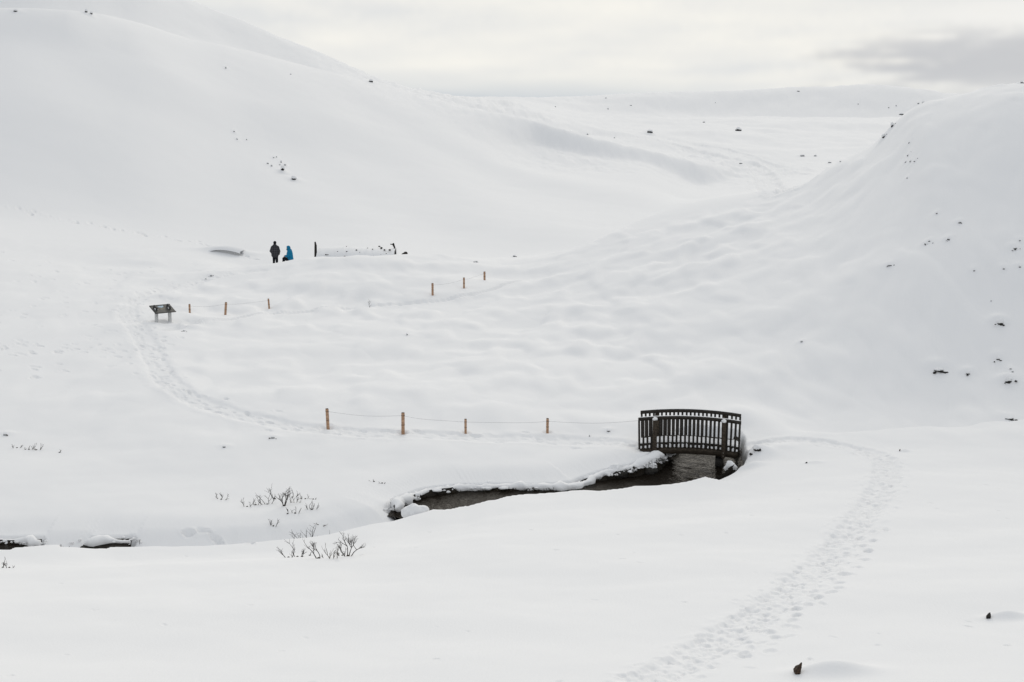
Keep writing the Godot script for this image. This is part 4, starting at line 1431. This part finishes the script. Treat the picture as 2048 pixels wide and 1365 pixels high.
# ------------------------------------------------------------------ ruin, posts and hut entrance by the foot of the left hill
const HUT := Vector2(-21.3, 105.0)
func build_ruin() -> void:
	var xl := -14.25
	var xr := -8.55
	var dist := 103.2
	var w := thing("stone_wall", "low ruined stone wall buried in snow between two dark posts", "wall", Vector3(0, 0, 0))
	# its core under the snow
	var st := new_st()
	var nz := FastNoiseLite.new()
	nz.seed = 71
	nz.frequency = 0.7
	nz.fractal_octaves = 3
	var n := 60
	var prev := []
	for i in n + 1:
		var x := lerpf(xl + 0.25, xr + 0.1, float(i) / n)
		var g := ground(x, dist)
		var top := 1.36 + 0.07 * nz.get_noise_1d(x * 2.0) + 0.06 * sin(x * 0.9)
		var line := []
		for k in 9:
			var t := k / 8.0
			var a := PI * t
			var y := lerpf(g - 0.2, top, pow(sin(a), 0.8)) + 0.04 * nz.get_noise_2d(x * 4.0, t * 6.0)
			var dz := -cos(a) * (2.3 if a < PI * 0.5 else 0.6) + 0.10 * nz.get_noise_2d(x * 2.5, t * 4.0)
			line.append(Vector3(x, y, -dist - dz))
		if prev.size():
			for k in 8:
				quad(st, prev[k], prev[k + 1], line[k + 1], line[k])
		prev = line
	st.generate_normals()
	put("snow_cover", st.commit(), M["clump_snow"], w)
	var spots := [[664, 501, 5], [668, 501, 4], [687, 508, 4], [694, 506, 4], [701, 504, 5], [717, 508, 4], [721, 508, 7], [703, 496, 4], [721, 494, 5], [763, 490, 6], [768, 492, 8], [776, 494, 6], [786, 494, 7], [781, 499, 3], [789, 503, 3], [752, 493, 4], [685, 496, 3], [652, 505, 2], [729, 497, 2], [741, 492, 3], [757, 503, 2], [771, 501, 2], [698, 490, 3]]
	for k in spots.size():
		var sp: Array = spots[k]
		var x2: float = lerpf(xl, xr, (sp[0] - 638.0) / (793.0 - 638.0))
		var y2: float = 1.42 - (sp[1] - 490.0) * 0.0362
		var rr: float = sp[2] * 0.0362 * 0.5
		var gs := ground(x2, dist)
		var fs := clampf((y2 - gs) / (1.36 - gs), 0.0, 1.0)
		var zs := 2.3 * sqrt(maxf(1.0 - pow(fs, 2.5), 0.0))
		put("stone", ico_mesh(2, rock_points(2, Vector3(rr * 1.2, rr * 0.75, rr), 400 + k)), M["rock"], w, Vector3(x2, y2, -dist + zs))
	# the two posts
	var gl := ground(xl, dist - 0.4)
	var pl := thing("wooden_post", "straight dark post at the left end of the ruined wall", "post", Vector3(xl, gl, -(dist - 0.4)))
	put("shaft", tube_mesh([Vector3(0, -0.4, 0), Vector3(0.0, 0.3, 0), Vector3(0.01, 1.0, 0), Vector3(-0.02, 1.78 - gl - 0.02, 0)], [0.105, 0.10, 0.085, 0.055], 9), M["weathered_dark_wood"], pl)
	put("tip", tube_mesh([Vector3(-0.02, 1.76 - gl, 0), Vector3(-0.025, 1.80 - gl, 0)], [0.052, 0.03], 9), M["weathered_dark_wood"], pl)
	var gr := ground(xr, dist - 0.3)
	var pr := thing("gnarled_post", "crooked dark post at the right end of the ruined wall", "post", Vector3(xr, gr, -(dist - 0.3)))
	put("shaft", tube_mesh([Vector3(0.08, -0.4, 0), Vector3(0.08, 0.35, 0), Vector3(0.02, 0.75, 0), Vector3(-0.06, 1.58 - gr, 0)], [0.05, 0.05, 0.06, 0.08], 8), M["weathered_dark_wood"], pr)
	put("knob", ico_mesh(2, rock_points(2, Vector3(0.13, 0.15, 0.12), 431)), M["weathered_dark_wood"], pr, Vector3(-0.06, 1.60 - gr, 0))
	put("stub", tube_mesh([Vector3(0.0, 0.95, 0), Vector3(-0.28, 0.98, 0.05)], [0.045, 0.03], 7), M["weathered_dark_wood"], pr)
	# dark heap right of the wall
	var hx := -7.70
	var hd := 101.5
	var hg := ground(hx, hd)
	var heap := thing("dark_heap", "low dark mound of bare earth right of the crooked post", "mound", Vector3(hx, hg, -hd))
	var pts := PackedVector3Array()
	for p in rock_points(3, Vector3(0.36, 0.30, 0.3), 440, 0.2):
		pts.append(p)
	put("earth", ico_mesh(3, pts), M["bank_earth"], heap, Vector3(0, maxf(1.18 - hg - 0.22, 0.0), 0))
	# the half-buried entrance on the slope behind
	var g2 := ground(HUT.x, HUT.y - 0.2)
	var hut := thing("buried_hut", "half-buried turf hut whose grey front shows as a dark arc in the snow", "hut", Vector3(HUT.x, g2, -(HUT.y - 0.2)), deg_to_rad(-6))
	var front := new_st()
	var roof := new_st()
	var m := 24
	for i in m:
		for side in 2:
			pass
		var ta := float(i) / m
		var tb := float(i + 1) / m
		var xa := lerpf(-1.25, 1.25, ta)
		var xb := lerpf(-1.25, 1.25, tb)
		var ya := -0.02 + 0.27 * pow(sin(PI * pow(ta, 0.75)), 0.8)
		var yb := -0.02 + 0.27 * pow(sin(PI * pow(tb, 0.75)), 0.8)
		quad(front, Vector3(xa, -0.4, 0.0), Vector3(xa, ya, 0.0), Vector3(xb, yb, 0.0), Vector3(xb, -0.4, 0.0))
		quad(roof, Vector3(xa, ya - 0.03, 0.14), Vector3(xa, ya + 0.10, 0.05), Vector3(xb, yb + 0.10, 0.05), Vector3(xb, yb - 0.03, 0.14))
		quad(roof, Vector3(xa, ya + 0.10, 0.05), Vector3(xa, ya + 0.16, -1.2), Vector3(xb, yb + 0.16, -1.2), Vector3(xb, yb + 0.10, 0.05))
	front.generate_normals()
	roof.generate_normals()
	put("front", front.commit(), M["hut_front"], hut)
	put("snow_roof", roof.commit(), M["clump_snow"], hut)

# ------------------------------------------------------------------ people
func sdf_mesh(bones: Array, cell: float, k: float) -> ArrayMesh:
	# bones: [a, b, radius a, radius b]; one continuous skin around them all
	var lo := Vector3(1e9, 1e9, 1e9)
	var hi := -lo
	for b in bones:
		for e in 2:
			var rr: float = b[2 + e] + cell * 3.0 + k
			lo = lo.min(b[e] - Vector3.ONE * rr)
			hi = hi.max(b[e] + Vector3.ONE * rr)
	var nx := int((hi.x - lo.x) / cell) + 2
	var ny := int((hi.y - lo.y) / cell) + 2
	var nz := int((hi.z - lo.z) / cell) + 2
	var f := PackedFloat32Array()
	f.resize(nx * ny * nz)
	f.fill(9.0)
	for b in bones:
		var a0: Vector3 = b[0]
		var a1: Vector3 = b[1]
		var ra: float = b[2]
		var rb: float = b[3]
		var rr := maxf(ra, rb) + cell * 2.5 + k
		var l := ((a0.min(a1) - Vector3.ONE * rr - lo) / cell).floor()
		var h := ((a0.max(a1) + Vector3.ONE * rr - lo) / cell).ceil()
		var ab := a1 - a0
		var ll := maxf(ab.length_squared(), 1e-9)
		for z in range(maxi(0, int(l.z)), mini(nz, int(h.z) + 1)):
			for y in range(maxi(0, int(l.y)), mini(ny, int(h.y) + 1)):
				for x in range(maxi(0, int(l.x)), mini(nx, int(h.x) + 1)):
					var p := lo + Vector3(x, y, z) * cell
					var t := clampf((p - a0).dot(ab) / ll, 0.0, 1.0)
					var d := (p - a0 - ab * t).length() - lerpf(ra, rb, t)
					var q := (z * ny + y) * nx + x
					var o := f[q]
					if o > 8.0:
						f[q] = d
					else:
						var hh := maxf(k - absf(o - d), 0.0) / k
						f[q] = minf(o, d) - hh * hh * k * 0.25
	var vert := {}
	var st := new_st()
	var count := 0
	for z in nz - 1:
		for y in ny - 1:
			for x in nx - 1:
				var q := (z * ny + y) * nx + x
				var neg := 0
				for c in 8:
					if f[q + (c & 1) + ((c >> 1) & 1) * nx + (c >> 2) * nx * ny] < 0.0:
						neg += 1
				if neg == 0 or neg == 8:
					continue
				var sum := Vector3.ZERO
				var m := 0
				for e in 12:
					var ax := e / 4
					var o1 := e & 1
					var o2 := (e >> 1) & 1
					var c0 := Vector3i.ZERO
					c0[(ax + 1) % 3] = o1
					c0[(ax + 2) % 3] = o2
					var c1 := c0
					c1[ax] = 1
					var v0 := f[q + c0.x + c0.y * nx + c0.z * nx * ny]
					var v1 := f[q + c1.x + c1.y * nx + c1.z * nx * ny]
					if (v0 < 0.0) != (v1 < 0.0):
						sum += Vector3(c0).lerp(Vector3(c1), v0 / (v0 - v1))
						m += 1
				st.add_vertex(lo + (Vector3(x, y, z) + sum / m) * cell)
				vert[q] = count
				count += 1
	var step := [1, nx, nx * ny]
	for q in vert:
		for ax in 3:
			var a := f[q]
			var b := f[q + step[ax]]
			if (a < 0.0) == (b < 0.0):
				continue
			var s1: int = step[(ax + 1) % 3]
			var s2: int = step[(ax + 2) % 3]
			if not (vert.has(q - s1) and vert.has(q - s2) and vert.has(q - s1 - s2)):
				continue
			var c := [vert[q], vert[q - s1], vert[q - s1 - s2], vert[q - s2]]
			if a < 0.0:
				c.reverse()
			for i in [0, 1, 2, 0, 2, 3]:
				st.add_index(c[i])
	st.generate_normals()
	return st.commit()

const MAN := Vector2(-16.55, 99.0)
const SEATED := Vector2(-15.42, 97.6)
const SEATED_Y := 0.70

func hand_bones(wrist: Vector3, palm_dir: Vector3, thumb_side: Vector3, curl: Vector3) -> Array:
	var out := [[wrist, wrist + palm_dir * 0.085, 0.026, 0.032]]
	var across := thumb_side.normalized()
	for k in 4:
		var root: Vector3 = wrist + palm_dir * 0.085 + across * (0.027 - 0.018 * k)
		var len_: float = [0.070, 0.078, 0.072, 0.056][k]
		var mid: Vector3 = root + palm_dir * len_ * 0.5 + curl * 0.012
		out.append([root - palm_dir * 0.02, mid, 0.0095, 0.009])
		out.append([mid, mid + palm_dir * len_ * 0.35 + curl * 0.030, 0.009, 0.0075])
	var tb := wrist + palm_dir * 0.03 + across * 0.026
	var tm := tb + (palm_dir * 0.6 + across * 0.8).normalized() * 0.045
	out.append([tb, tm, 0.012, 0.010])
	out.append([tm, tm + (palm_dir + curl * 0.5).normalized() * 0.032, 0.010, 0.008])
	return out

func head_bones(c: Vector3, fwd: Vector3) -> Array:
	# skull, jaw, nose, lips, ears and brow ridge
	var up := Vector3(0, 1, 0)
	var side := fwd.cross(up).normalized()
	return [
		[c + fwd * 0.005 + up * 0.035, c - fwd * 0.025 + up * 0.03, 0.088, 0.086],
		[c + up * -0.02 + fwd * 0.02, c + fwd * 0.055 + up * -0.085, 0.07, 0.036],
		[c + fwd * 0.088 + up * 0.012, c + fwd * 0.108 + up * -0.028, 0.010, 0.014],
		[c + fwd * 0.088 + up * -0.06 - side * 0.016, c + fwd * 0.088 + up * -0.06 + side * 0.016, 0.010, 0.010],
		[c + fwd * 0.080 + up * 0.035 - side * 0.035, c + fwd * 0.080 + up * 0.035 + side * 0.035, 0.013, 0.013],
		[c + side * 0.082 + up * 0.01, c + side * 0.086 - up * 0.028, 0.014, 0.010],
		[c - side * 0.082 + up * 0.01, c - side * 0.086 - up * 0.028, 0.014, 0.010],
	]

func build_people() -> void:
	# standing: seen from behind, hands in the pockets of a quilted jacket
	var y0 := ground(MAN.x, MAN.y)
	var man := thing("person", "person standing with back turned in a grey checked quilted jacket and dark hat", "person", Vector3(MAN.x, y0, -MAN.y), deg_to_rad(172.0))
	var f := Vector3(0, 0, 1)          # faces +z in its own frame
	var hc := Vector3(0.01, 1.655, 0.03)
	var body := []
	body.append([Vector3(0, 0.98, 0), Vector3(0, 1.28, 0.0), 0.135, 0.15])
	body.append([Vector3(-0.13, 1.40, 0), Vector3(0.13, 1.40, 0), 0.085, 0.085])
	body.append([Vector3(0, 1.42, 0), hc - Vector3(0, 0.08, 0.01), 0.06, 0.055])
	for s in [-1.0, 1.0]:
		body.append([Vector3(s * 0.20, 1.40, 0), Vector3(s * 0.275, 1.12, -0.03), 0.058, 0.046])
		body.append([Vector3(s * 0.275, 1.12, -0.03), Vector3(s * 0.215, 0.92, 0.12), 0.044, 0.030])
		body.append([Vector3(s * 0.085, 0.93, 0), Vector3(s * 0.10, 0.50, 0.01), 0.088, 0.058])
		body.append([Vector3(s * 0.10, 0.50, 0.01), Vector3(s * 0.105, 0.10, -0.02), 0.056, 0.040])
		body.append([Vector3(s * 0.105, 0.06, -0.03), Vector3(s * 0.115, 0.045, 0.14), 0.045, 0.036])
		body.append_array(hand_bones(Vector3(s * 0.215, 0.92, 0.12), Vector3(-s * 0.35, -0.55, 0.6).normalized(), Vector3(0, 0.7, 0.7), Vector3(-s, 0, 0)))
	body.append_array(head_bones(hc, f))
	put("body", sdf_mesh(body, 0.014, 0.03), M["skin"], man)
	var coat := []
	coat.append([Vector3(0, 0.90, 0), Vector3(0, 1.25, -0.01), 0.205, 0.215])
	coat.append([Vector3(-0.07, 0.86, 0), Vector3(0.07, 0.86, 0), 0.15, 0.15])
	coat.append([Vector3(-0.14, 1.385, 0), Vector3(0.14, 1.385, 0), 0.125, 0.125])
	coat.append([Vector3(-0.05, 1.50, -0.05), Vector3(0.05, 1.50, -0.05), 0.105, 0.105])
	for s in [-1.0, 1.0]:
		coat.append([Vector3(s * 0.205, 1.385, 0), Vector3(s * 0.295, 1.12, -0.03), 0.098, 0.088])
		coat.append([Vector3(s * 0.295, 1.12, -0.03), Vector3(s * 0.225, 0.90, 0.12), 0.085, 0.07])
	# the rolls of its quilting
	for k in 6:
		var yk := 0.84 + k * 0.105
		coat.append([Vector3(-0.09, yk, -0.06), Vector3(0.09, yk, -0.06), 0.168, 0.168])
	put("jacket", sdf_mesh(coat, 0.022, 0.035), M["check_jacket"], man)
	var tr := []
	tr.append([Vector3(-0.06, 0.86, 0), Vector3(0.06, 0.86, 0), 0.135, 0.135])
	for s in [-1.0, 1.0]:
		tr.append([Vector3(s * 0.095, 0.86, 0), Vector3(s * 0.105, 0.50, 0.01), 0.115, 0.088])
		tr.append([Vector3(s * 0.105, 0.50, 0.01), Vector3(s * 0.11, 0.09, -0.02), 0.086, 0.075])
	put("trousers", sdf_mesh(tr, 0.022, 0.03), M["black_cloth"], man)
	for s in [-1.0, 1.0]:
		put("boot", sdf_mesh([[Vector3(s * 0.11, 0.20, -0.02), Vector3(s * 0.11, 0.07, -0.025), 0.07, 0.065], [Vector3(s * 0.11, 0.055, -0.04), Vector3(s * 0.12, 0.05, 0.15), 0.058, 0.052]], 0.016, 0.03), M["grey_boots"], man)
	put("hat", sdf_mesh([[hc + Vector3(0, 0.055, -0.01), hc + Vector3(0, 0.075, -0.02), 0.108, 0.098], [hc + Vector3(0, 0.0, -0.035), hc + Vector3(0, 0.05, -0.02), 0.095, 0.105]], 0.014, 0.02), M["hat_cloth"], man)
	# sitting on the snow in profile, facing left, hood up
	var who := thing("person", "person in a bright blue hooded jacket sitting on the snow in profile", "person", Vector3(SEATED.x, SEATED_Y, -SEATED.y), deg_to_rad(0.0))
	var l := Vector3(-1, 0, 0)
	var c := Vector3(0.0, 1.13, 0)
	var b2 := []
	b2.append([Vector3(0.12, 0.38, 0), Vector3(0.10, 0.72, 0), 0.14, 0.145])
	b2.append([Vector3(0.08, 0.86, -0.13), Vector3(0.08, 0.86, 0.13), 0.08, 0.08])
	b2.append([Vector3(0.07, 0.88, 0), c + Vector3(0.03, -0.08, 0), 0.058, 0.055])
	for s in [-1.0, 1.0]:
		b2.append([Vector3(0.08, 0.86, s * 0.19), Vector3(0.03, 0.60, s * 0.24), 0.055, 0.045])
		b2.append([Vector3(0.03, 0.60, s * 0.24), Vector3(-0.20, 0.58, s * 0.10), 0.043, 0.030])
		b2.append([Vector3(0.10, 0.36, s * 0.09), Vector3(-0.30, 0.42, s * 0.11), 0.085, 0.06])
		b2.append([Vector3(-0.30, 0.42, s * 0.11), Vector3(-0.34, 0.10, s * 0.11), 0.055, 0.04])
		b2.append([Vector3(-0.33, 0.06, s * 0.11), Vector3(-0.50, 0.045, s * 0.12), 0.045, 0.036])
		b2.append_array(hand_bones(Vector3(-0.20, 0.58, s * 0.10), Vector3(-0.75, -0.1, -s * 0.65).normalized(), Vector3(0, 1, 0), Vector3(0.3, -1, 0).normalized()))
	b2.append_array(head_bones(c, l))
	put("body", sdf_mesh(b2, 0.014, 0.03), M["skin"], who)
	var coat2 := []
	coat2.append([Vector3(0.12, 0.36, 0), Vector3(0.10, 0.74, 0), 0.225, 0.215])
	coat2.append([Vector3(0.17, 0.24, 0), Vector3(0.15, 0.40, 0), 0.18, 0.20])
	coat2.append([Vector3(0.10, 0.88, -0.12), Vector3(0.10, 0.88, 0.12), 0.165, 0.165])
	coat2.append([Vector3(0.11, 0.80, -0.02), Vector3(0.11, 0.95, 0.0), 0.185, 0.155])
	coat2.append([Vector3(0.07, 0.90, 0), Vector3(0.05, 1.0, 0), 0.12, 0.10])
	for s in [-1.0, 1.0]:
		coat2.append([Vector3(0.08, 0.85, s * 0.19), Vector3(0.02, 0.60, s * 0.25), 0.092, 0.082])
		coat2.append([Vector3(0.02, 0.60, s * 0.25), Vector3(-0.19, 0.59, s * 0.11), 0.078, 0.06])
	put("jacket", sdf_mesh(coat2, 0.022, 0.035), M["blue_jacket"], who)
	put("hood", sdf_mesh([[c + Vector3(0.035, 0.05, 0), c + Vector3(0.045, 0.02, 0), 0.128, 0.128], [c + Vector3(0.05, -0.03, 0), c + Vector3(0.07, -0.13, 0), 0.118, 0.11], [c + Vector3(-0.03, 0.10, -0.03), c + Vector3(-0.03, 0.10, 0.03), 0.07, 0.07], [c + Vector3(-0.02, -0.11, -0.02), c + Vector3(-0.02, -0.11, 0.02), 0.072, 0.072]], 0.016, 0.02), M["blue_jacket"], who)
	put("face_scarf", sdf_mesh([[c + Vector3(-0.055, -0.09, -0.02), c + Vector3(-0.055, -0.09, 0.02), 0.062, 0.062]], 0.012, 0.02), M["hat_cloth"], who)
	var tr2 := []
	tr2.append([Vector3(0.14, 0.26, -0.07), Vector3(0.14, 0.26, 0.07), 0.15, 0.15])
	for s in [-1.0, 1.0]:
		tr2.append([Vector3(0.10, 0.33, s * 0.09), Vector3(-0.30, 0.42, s * 0.11), 0.125, 0.095])
		tr2.append([Vector3(-0.30, 0.42, s * 0.11), Vector3(-0.33, 0.15, s * 0.11), 0.09, 0.075])
	put("trousers", sdf_mesh(tr2, 0.022, 0.03), M["black_cloth"], who)
	for s in [-1.0, 1.0]:
		put("boot", sdf_mesh([[Vector3(-0.335, 0.20, s * 0.11), Vector3(-0.335, 0.08, s * 0.11), 0.075, 0.07], [Vector3(-0.34, 0.06, s * 0.11), Vector3(-0.55, 0.055, s * 0.125), 0.062, 0.052]], 0.016, 0.03), M["grey_boots"], who)

# ------------------------------------------------------------------ stones
func build_bank_boulders() -> void:
	for k in bank_boulders.size():
		var s: Array = bank_boulders[k]
		var o := thing("boulder", s[5], "boulder", Vector3(s[0], s[4], -s[1]), 0.0, "boulders along the stream")
		var body := rock_points(3, Vector3(s[2] * 0.55, s[3] * 0.6, s[2] * 0.45), 460 + k, 0.4)
		put("rock", ico_mesh(3, body), M["rock"], o, Vector3(0, s[3] * 0.35, 0))
		put("snow_cap", ico_mesh(3, cap_points(3, body, 480 + k, s[6], 0.10, Vector3(0, 0.9, -0.4).normalized())), M["clump_snow"], o, Vector3(0, s[3] * 0.35, 0))

func build_stones() -> void:
	for k in stones.size():
		var s: Array = stones[k]
		var x: float = s[0]
		var d: float = s[1]
		var w: float = s[2]
		var h: float = s[3]
		var g := ground(x, d)
		var n := slope_at(x, d)
		var o := thing("stone", s[4], "stone", Vector3(x, g, -d), 0.0, "dark stones showing through the snow")
		var level := 3 if d < 90.0 else 2
		var size := Vector3(w * 0.62, h * 0.80, w * 0.50)
		var pointed: bool = s.size() > 5
		if pointed:
			size = Vector3(w * 0.62, h * 0.78, w * 0.85)
		var body := rock_points(level, size, 500 + k, 0.32 if pointed else 0.5)
		if pointed:
			for i in body.size():
				var p := body[i]
				var t := clampf(p.y / size.y, 0.0, 1.0)
				body[i] = Vector3(p.x * (1.0 - 0.55 * t) + w * 0.45 * t, p.y, p.z * (1.0 - 0.5 * t))
		var warm: bool = pointed and k % 2 == 0 or s[4].contains("brown")
		put("rock", ico_mesh(level, body), M["brown_rock"] if warm else M["rock"], o, Vector3(0, h * (0.18 if pointed else 0.10), 0))
		if not pointed and w > 0.18 and d < 130.0:
			for q in 2 + k % 3:
				var rr := rng.randf_range(0.12, 0.26) * w
				var ox := rng.randf_range(-0.75, 0.75) * w
				put("rock", ico_mesh(2, rock_points(2, Vector3(rr * 1.3, rr * 0.8, rr), 560 + k * 3 + q, 0.5)), M["rock"], o, Vector3(ox, ground(x + ox, d - 0.1) - g + h * rng.randf_range(0.0, 0.5), 0.1))
		# snow lies on top and drifts against the back
		var to := (Vector3(0, 1, 0) + Vector3(0.35 if pointed else 0.0, 0, -0.55) + n * 0.5).normalized()
		if not pointed:
			put("snow_cap", ico_mesh(level, cap_points(level, body, 600 + k, 0.12, minf(h * 0.28, 0.12), to)), M["clump_snow"], o, Vector3(0, h * 0.10, 0))

# ------------------------------------------------------------------ shrubs
func grow(st: SurfaceTool, from: Vector3, dir: Vector3, len_: float, rad: float, depth: int, r: RandomNumberGenerator) -> void:
	var pts := [from]
	var rr := [rad]
	var p := from
	var d := dir
	var n := 3
	for i in n:
		d = (d + Vector3(r.randfn(0, 0.16), r.randfn(0.05, 0.10), r.randfn(0, 0.16))).normalized()
		p += d * len_ / n
		pts.append(p)
		rr.append(lerpf(rad, rad * 0.55, float(i + 1) / n))
	add_tube(st, pts, rr, 4)
	if depth <= 0:
		return
	var kids := r.randi_range(2, 4)
	for k in kids:
		var at: Vector3 = pts[n] if k == 0 else pts[r.randi_range(1, n)]
		var nd := (d + Vector3(r.randfn(0, 0.55), r.randfn(0.12, 0.25), r.randfn(0, 0.55))).normalized()
		grow(st, at, nd, len_ * r.randf_range(0.5, 0.8), rad * 0.6, depth - 1, r)

func build_shrubs() -> void:
	for k in shrubs.size():
		var s: Array = shrubs[k]
		var x: float = s[0]
		var d: float = s[1]
		var high: float = s[2]
		var wide: float = s[3]
		var lean: float = s[4]
		var r := RandomNumberGenerator.new()
		r.seed = 900 + k * 13
		var pale: bool = s[5].contains("pale") or s[5].contains("faint") or s[5].contains("thin sprigs")
		var m: Material = M["pale_twig"] if pale else M["twig"]
		var big := high > 0.42
		var o := thing("bare_shrub", s[5], "shrub", Vector3(x, ground(x, d), -d), 0.0, "bare twigs poking out of the snow")
		var st := new_st()
		var stems := clampi(int(wide / 0.075), 1, 7)
		if s[5].contains("single"):
			stems = 1
		if big:
			stems = 2 if s[5].contains("forked") else 4
		for j in stems:
			var fx := 0.0 if stems == 1 else (float(j) / (stems - 1) - 0.5)
			var start := Vector3(fx * wide * (0.10 if big else 0.55), -0.06, r.randf_range(-0.05, 0.05))
			var dir := Vector3(lean + fx * 1.0 * wide / maxf(high, 0.05), 1.0, r.randfn(0, 0.25)).normalized()
			grow(st, start, dir, high * (0.48 if big else 0.72) * r.randf_range(0.85, 1.15), 0.014 if big else 0.010, 3 if big else 2, r)
		st.generate_normals()
		put("stems", st.commit(), m, o)
		if not pale:
			# the dark foot in its melted hollow
			put("foot", ico_mesh(1, rock_points(1, Vector3(0.05, 0.035, 0.05) * (1.3 if big else 0.9), 700 + k)), M["dry_grass"], o, Vector3(0, 0.005, 0))
